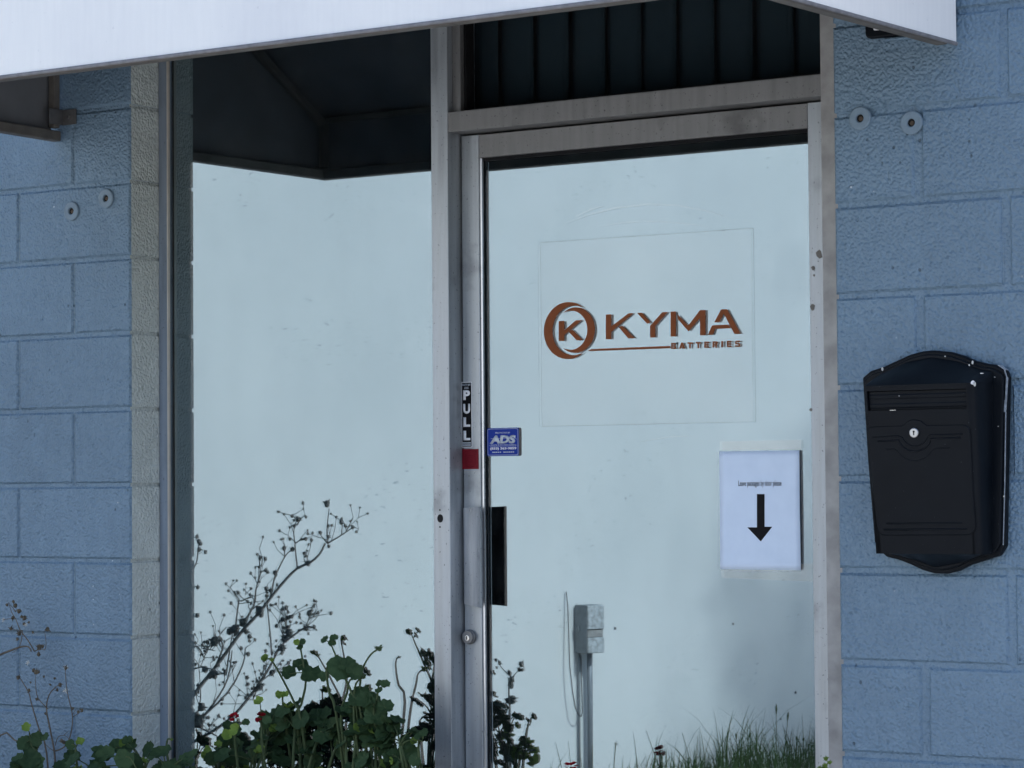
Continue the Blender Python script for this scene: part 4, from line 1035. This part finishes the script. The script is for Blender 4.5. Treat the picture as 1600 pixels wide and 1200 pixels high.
weed('thin leaning dry weed left of the fluffy one by the left wall', at(70, 1330, -.09)+Vector((0, 0, -.3)),
     [c4(l) for l in ([(330, 1700), (290, 1115), (240, 960), (190, 800), (170, 730), (115, 640)], [(170, 730), (182, 718)])],
     h4([(115, 635, .005), (180, 714, .004), (248, 965, .0025), (190, 665, .0025)]), PL(-.07), .0024)
weed('crooked dry branch with clustered seed heads reaching in from the left', at(-40, 1330, -.1)+Vector((0, 0, -.3)),
     [c4(l) for l in ([(-300, 1700), (-120, 560), (0, 495), (90, 460), (150, 440), (195, 442), (215, 470)], [(215, 470), (180, 400), (140, 340), (118, 270), (98, 225), (85, 160)], [(140, 340), (142, 400), (132, 450), (100, 478)], [(215, 470), (260, 455), (290, 460), (303, 420), (300, 350)], [(140, 340), (100, 335), (75, 328)], [(20, 273), (75, 265)], [(98, 225), (70, 195), (45, 180)],
      [(-200, 1300), (0, 995), (80, 1025), (150, 1060), (210, 1110), (260, 1150)])],
     h4([(85, 160, .004), (45, 180, .004), (95, 185, .0055), (118, 220, .0055), (80, 262, .005), (152, 262, .006), (135, 255, .004), (180, 290, .003), (70, 328, .005), (120, 358, .006), (205, 352, .0035), (298, 333, .006), (245, 445, .007), (265, 440, .005), (242, 490, .0055), (108, 395, .004), (150, 300, .004)]),
     PL(-.06), .0030, fluff=h4([(20, 273, .007), (160, 305, .006)]))
c7b = lambda pts: c7(pts)
h7 = lambda hs: [(280+x/2.7275, 760+y/2.7275, s) for x, y, s in hs]
PM = lambda a, b: behind(a, b, GW, -.86)
weed('tall leaning dry weed mirrored in the shop window, branching up to the right', (-1.2, -.86, ZB),
     [c7b(l) for l in ([(-300, 1500), (-60, 1060), (70, 880), (150, 780), (210, 700), (270, 620), (340, 545), (400, 470), (450, 410), (510, 350), (570, 322), (610, 285), (632, 243)], [(632, 243), (626, 180), (630, 95)], [(632, 243), (690, 208), (740, 172)], [(692, 206), (690, 160)], [(712, 195), (708, 170)], [(632, 243), (600, 200)],
      [(505, 352), (500, 300), (497, 240), (495, 190), (508, 145)], [(497, 240), (472, 225)], [(497, 242), (520, 226), (540, 225)], [(502, 165), (540, 130)], [(510, 350), (535, 335), (545, 300)],
      [(390, 470), (405, 395), (430, 335), (455, 290), (480, 268)], [(450, 300), (446, 265)], [(275, 580), (320, 505), (330, 440), (350, 370), (346, 310)], [(352, 365), (370, 350)], [(350, 340), (365, 312)],
      [(235, 640), (255, 520), (265, 480), (250, 455)], [(262, 490), (303, 465)], [(200, 800), (215, 700), (228, 620)], [(280, 600), (300, 540), (330, 510), (360, 490)],
      [(395, 720), (388, 640), (374, 505), (370, 440)], [(130, 820), (190, 690), (180, 640), (215, 600)], [(120, 700), (150, 650), (190, 700)], [(100, 690), (160, 700)])],
     h7([(630, 75, .010), (690, 155, .006), (708, 168, .005), (738, 174, .006), (602, 198, .006), (638, 256, .005), (636, 215, .005), (507, 140, .008), (540, 130, .005), (490, 170, .006), (472, 225, .005), (540, 225, .006), (522, 226, .004), (543, 298, .005), (550, 328, .009), (482, 268, .007), (447, 265, .007), (408, 370, .008), (345, 305, .006), (366, 310, .006), (370, 358, .006), (323, 390, .004), (370, 435, .006), (372, 468, .006), (392, 446, .007), (303, 462, .005), (250, 453, .006), (340, 530, .014), (350, 545, .010), (270, 580, .012), (240, 610, .015), (285, 620, .008), (300, 660, .005), (295, 715, .007), (150, 660, .015), (120, 665, .007), (215, 620, .010), (60, 430, .006)]),
     PM, .0056, twig=60, pale=True)
weed('second dry weed mirrored lower in the shop window, beside the red blooms', (-1.1, -.80, ZB),
     [c7b(l) for l in ([(-260, 1420), (-60, 1170), (70, 1085), (150, 1040), (230, 980), (300, 900), (350, 830), (395, 760), (430, 690), (470, 652), (540, 602), (575, 600)], [(540, 602), (555, 545)], [(445, 680), (440, 610), (440, 570)], [(445, 640), (415, 595)], [(455, 620), (462, 565), (455, 520)], [(350, 830), (400, 790), (440, 740)], [(462, 565), (480, 555)],
      [(20, 1080), (140, 930), (200, 820), (215, 700)], [(70, 1010), (200, 880), (260, 760), (265, 690)], [(300, 890), (330, 860), (315, 910), (340, 850)], [(70, 1000), (90, 900), (80, 760)], [(60, 780), (110, 770), (190, 800)], [(-60, 900), (50, 700), (80, 690), (100, 730)], [(70, 1020), (160, 1060), (240, 1110)])],
     h7([(575, 600, .006), (556, 540, .009), (540, 605, .008), (440, 568, .007), (415, 595, .006), (455, 518, .007), (480, 555, .006), (465, 560, .006), (468, 625, .012), (450, 650, .011), (440, 690, .010), (345, 850, .012), (395, 795, .009), (290, 815, .006), (300, 640, .008), (85, 1000, .02), (70, 990, .018), (95, 940, .012), (150, 800, .013), (110, 780, .010), (265, 690, .006)]),
     lambda a, b: behind(a, b, GW, -.80), .0048, twig=110, pale=True)
weed('dry weed stub mirrored at the left edge of the shop window', (-.9, -.9, ZB),
     [c7b(l) for l in ([(-160, 1500), (-20, 700), (30, 420), (72, 330), (80, 280), (85, 240)], [(78, 290), (112, 280)], [(72, 330), (95, 325)], [(30, 440), (80, 430)], [(10, 560), (75, 548)])],
     h7([(85, 236, .008), (92, 245, .006), (112, 280, .006), (85, 268, .007), (76, 215, .006), (80, 430, .006), (78, 550, .007)]), lambda a, b: behind(a, b, GW, -.9), .003, pale=True)
q3 = lambda pts: [(750+x/6.667, 1020+y/6.667) for x, y in pts]
g3 = lambda hs: [(750+x/6.667, 1020+y/6.667, s) for x, y, s in hs]
weed('upright leafy weed mirrored at the left edge of the door glass', behind(797, 1400, GD, -1.0),
     [q3(l) for l in ([(310, 3000), (318, 1200), (322, 960), (318, 800), (328, 600), (325, 480), (325, 400), (330, 260)], [(330, 260), (260, 200), (190, 130), (165, 70)], [(335, 255), (375, 215), (410, 170), (430, 110)], [(318, 790), (280, 720), (262, 600)], [(330, 940), (400, 975), (480, 960)], [(320, 950), (350, 880), (380, 850)], [(235, 1300), (240, 1000), (240, 880)])],
     g3([(165, 75, .005), (205, 105, .006), (175, 155, .004), (430, 120, .008), (410, 175, .006), (440, 180, .005), (312, 210, .007), (330, 285, .010), (325, 345, .008), (335, 490, .012), (290, 500, .008), (270, 605, .006), (280, 680, .007), (330, 790, .006), (380, 970, .006), (410, 1000, .006), (320, 965, .006)]),
     lambda a, b: behind(a, b, GD, -1.0), .0042, pale=True, ly=True, leaves=g3([(250, 830, .026), (300, 805, .016), (220, 900, .014), (350, 1050, .030), (300, 1090, .026), (510, 1000, .022), (540, 1050, .022), (480, 1110, .018), (560, 1150, .024), (515, 945, .014)]))

# unseen tree, added so its crown shades the far end of the white wall
def tree(label, foot, crown_c, crown_r):
    t = thing('added_shade_tree', label, 'tree', foot); foot = Vector(foot); c = Vector(crown_c); k = MB()
    k.tube(bez(foot, c-Vector((0, 0, crown_r*.3)), (.15, .1, 0), 8), [.17-.012*i for i in range(9)], 10)
    for i in range(9):
        d = Vector((random.gauss(0, 1), random.gauss(0, 1), random.gauss(.5, .6))).normalized()
        k.tube(bez(c-Vector((0, 0, crown_r*.55)), c+d*crown_r*.8, (0, 0, .2), 5), [.06, .05, .04, .03, .02, .012], 6)
    k.build('trunk', M['bark'], t, smooth=True); f = MB()
    for i in range(300):
        d = Vector((random.gauss(0, 1), random.gauss(0, 1), random.gauss(0, .8))).normalized()*crown_r*random.uniform(.25, 1)
        for j in range(16):
            p = c+d+Vector((random.gauss(0, .24), random.gauss(0, .24), random.gauss(0, .2)))
            a = Vector((random.gauss(0, 1), random.gauss(0, 1), random.gauss(0, 1))).normalized(); b = a.cross(Vector((.3, .2, .9))).normalized()
            f.add([p-a*.08, p+b*.04, p+a*.08, p-b*.04], [(0, 1, 2, 3)])
    f.build('crown', M['leaf'], t)
tc = wp(2.50, -2.0)+tosun*17
tree('leafy unseen tree added to shade the white wall', (tc.x, tc.y, ZA), tc, 1.9)
# grass along the foot of the white wall (nobody could count it) -------------------------------------------------
gr = MB()
def blade(s, o, h_, lean, wd=.004):
    b0 = wp(s, ZA, o); d = t_r*math.cos(lean[0])+n_r*math.sin(lean[0])*.6; k = lean[1]
    side = (t_r*math.sin(lean[0])*-1+n_r*math.cos(lean[0])).normalized()*wd
    if random.random() < .6: side = t_r*wd*.8
    pts = [b0+Vector((0, 0, h_*u))*(1-.25*k*u)+d*(h_*k*u*u) for u in (0, .4, .75, 1.)]
    vs = []
    for q, w_ in zip(pts, (1., .85, .55, .05)): vs += [q-side*w_, q+side*w_]
    gr.add(vs, [(0, 1, 3, 2), (2, 3, 5, 4), (4, 5, 7, 6)])
for i in range(4600):
    s = random.uniform(-2.6, 4.6); dens = .25 if s < .35 else 1.
    if random.random() > dens: continue
    tuft = .75+.35*math.sin(s*9.1)+.25*math.sin(s*23.7+1)
    h_ = random.uniform(.10, .26)*tuft*(.65 if s < .3 else 1.12)
    if random.random() < .08: h_ *= 1.45
    blade(s, random.uniform(.03, .55), max(.05, h_), (random.uniform(0, 6.28), random.uniform(.1, .8)), random.uniform(.0022, .0045))
for px, py, tilt in ((1213, 1100, .02), (1232, 1112, .15), (1150, 1145, -.06), (1172, 1144, .0), (1066, 1145, -.3), (1245, 1150, .0), (1255, 1152, 0.), (926, 1162, .03), (888, 1158, -.1), (868, 1160, -.25), (1010, 1142, -.4), (1090, 1150, .05)):
    s, hh = seen(px, py, .25); b0 = wp(s-tilt*.3, ZA, .25); tp = wp(s, hh, .25)
    gr.tube([b0, (b0+tp)/2+t_r*.01*tilt, tp], [.0028, .0022, .0012], 4); 
    if px > 1100: gr.tube([b0+(tp-b0)*.84, b0+(tp-b0)*.93, tp], [.0025, .0065, .002], 5)
kind(gr.build('grass', M['grass']), 'stuff')
dnd = 0
for px, py in ((1254, 1190), (1223, 1195), (962, 1162)):
    s, hh = seen(px, py, .3)
    lab = ('white dandelion clock in the grass nearest the right door stile, mirrored', 'white dandelion clock in the grass a little left of the other, mirrored', 'lone dandelion on a thin stalk right of the conduit, mirrored in the door')[dnd]; dnd += 1
    t = thing('dandelion', lab, 'dandelion', wp(s, ZA, .3), 'dandelions along the white wall'); p = wp(s, hh, .3)
    MB().tube([wp(s-.02, ZA, .3), wp(s-.012, (ZA+hh)/2, .3), p], .0025, 5).build('stalk', M['stemg'], t)
    f = MB()
    for k in range(60):
        d = Vector((random.gauss(0, 1), random.gauss(0, 1), random.gauss(0, 1))).normalized()*(.026 if px > 1000 else .012); f.tube([p, p+d], [.0012, .0006], 3)
    f.build('seed_clock', M['fluff'], t)
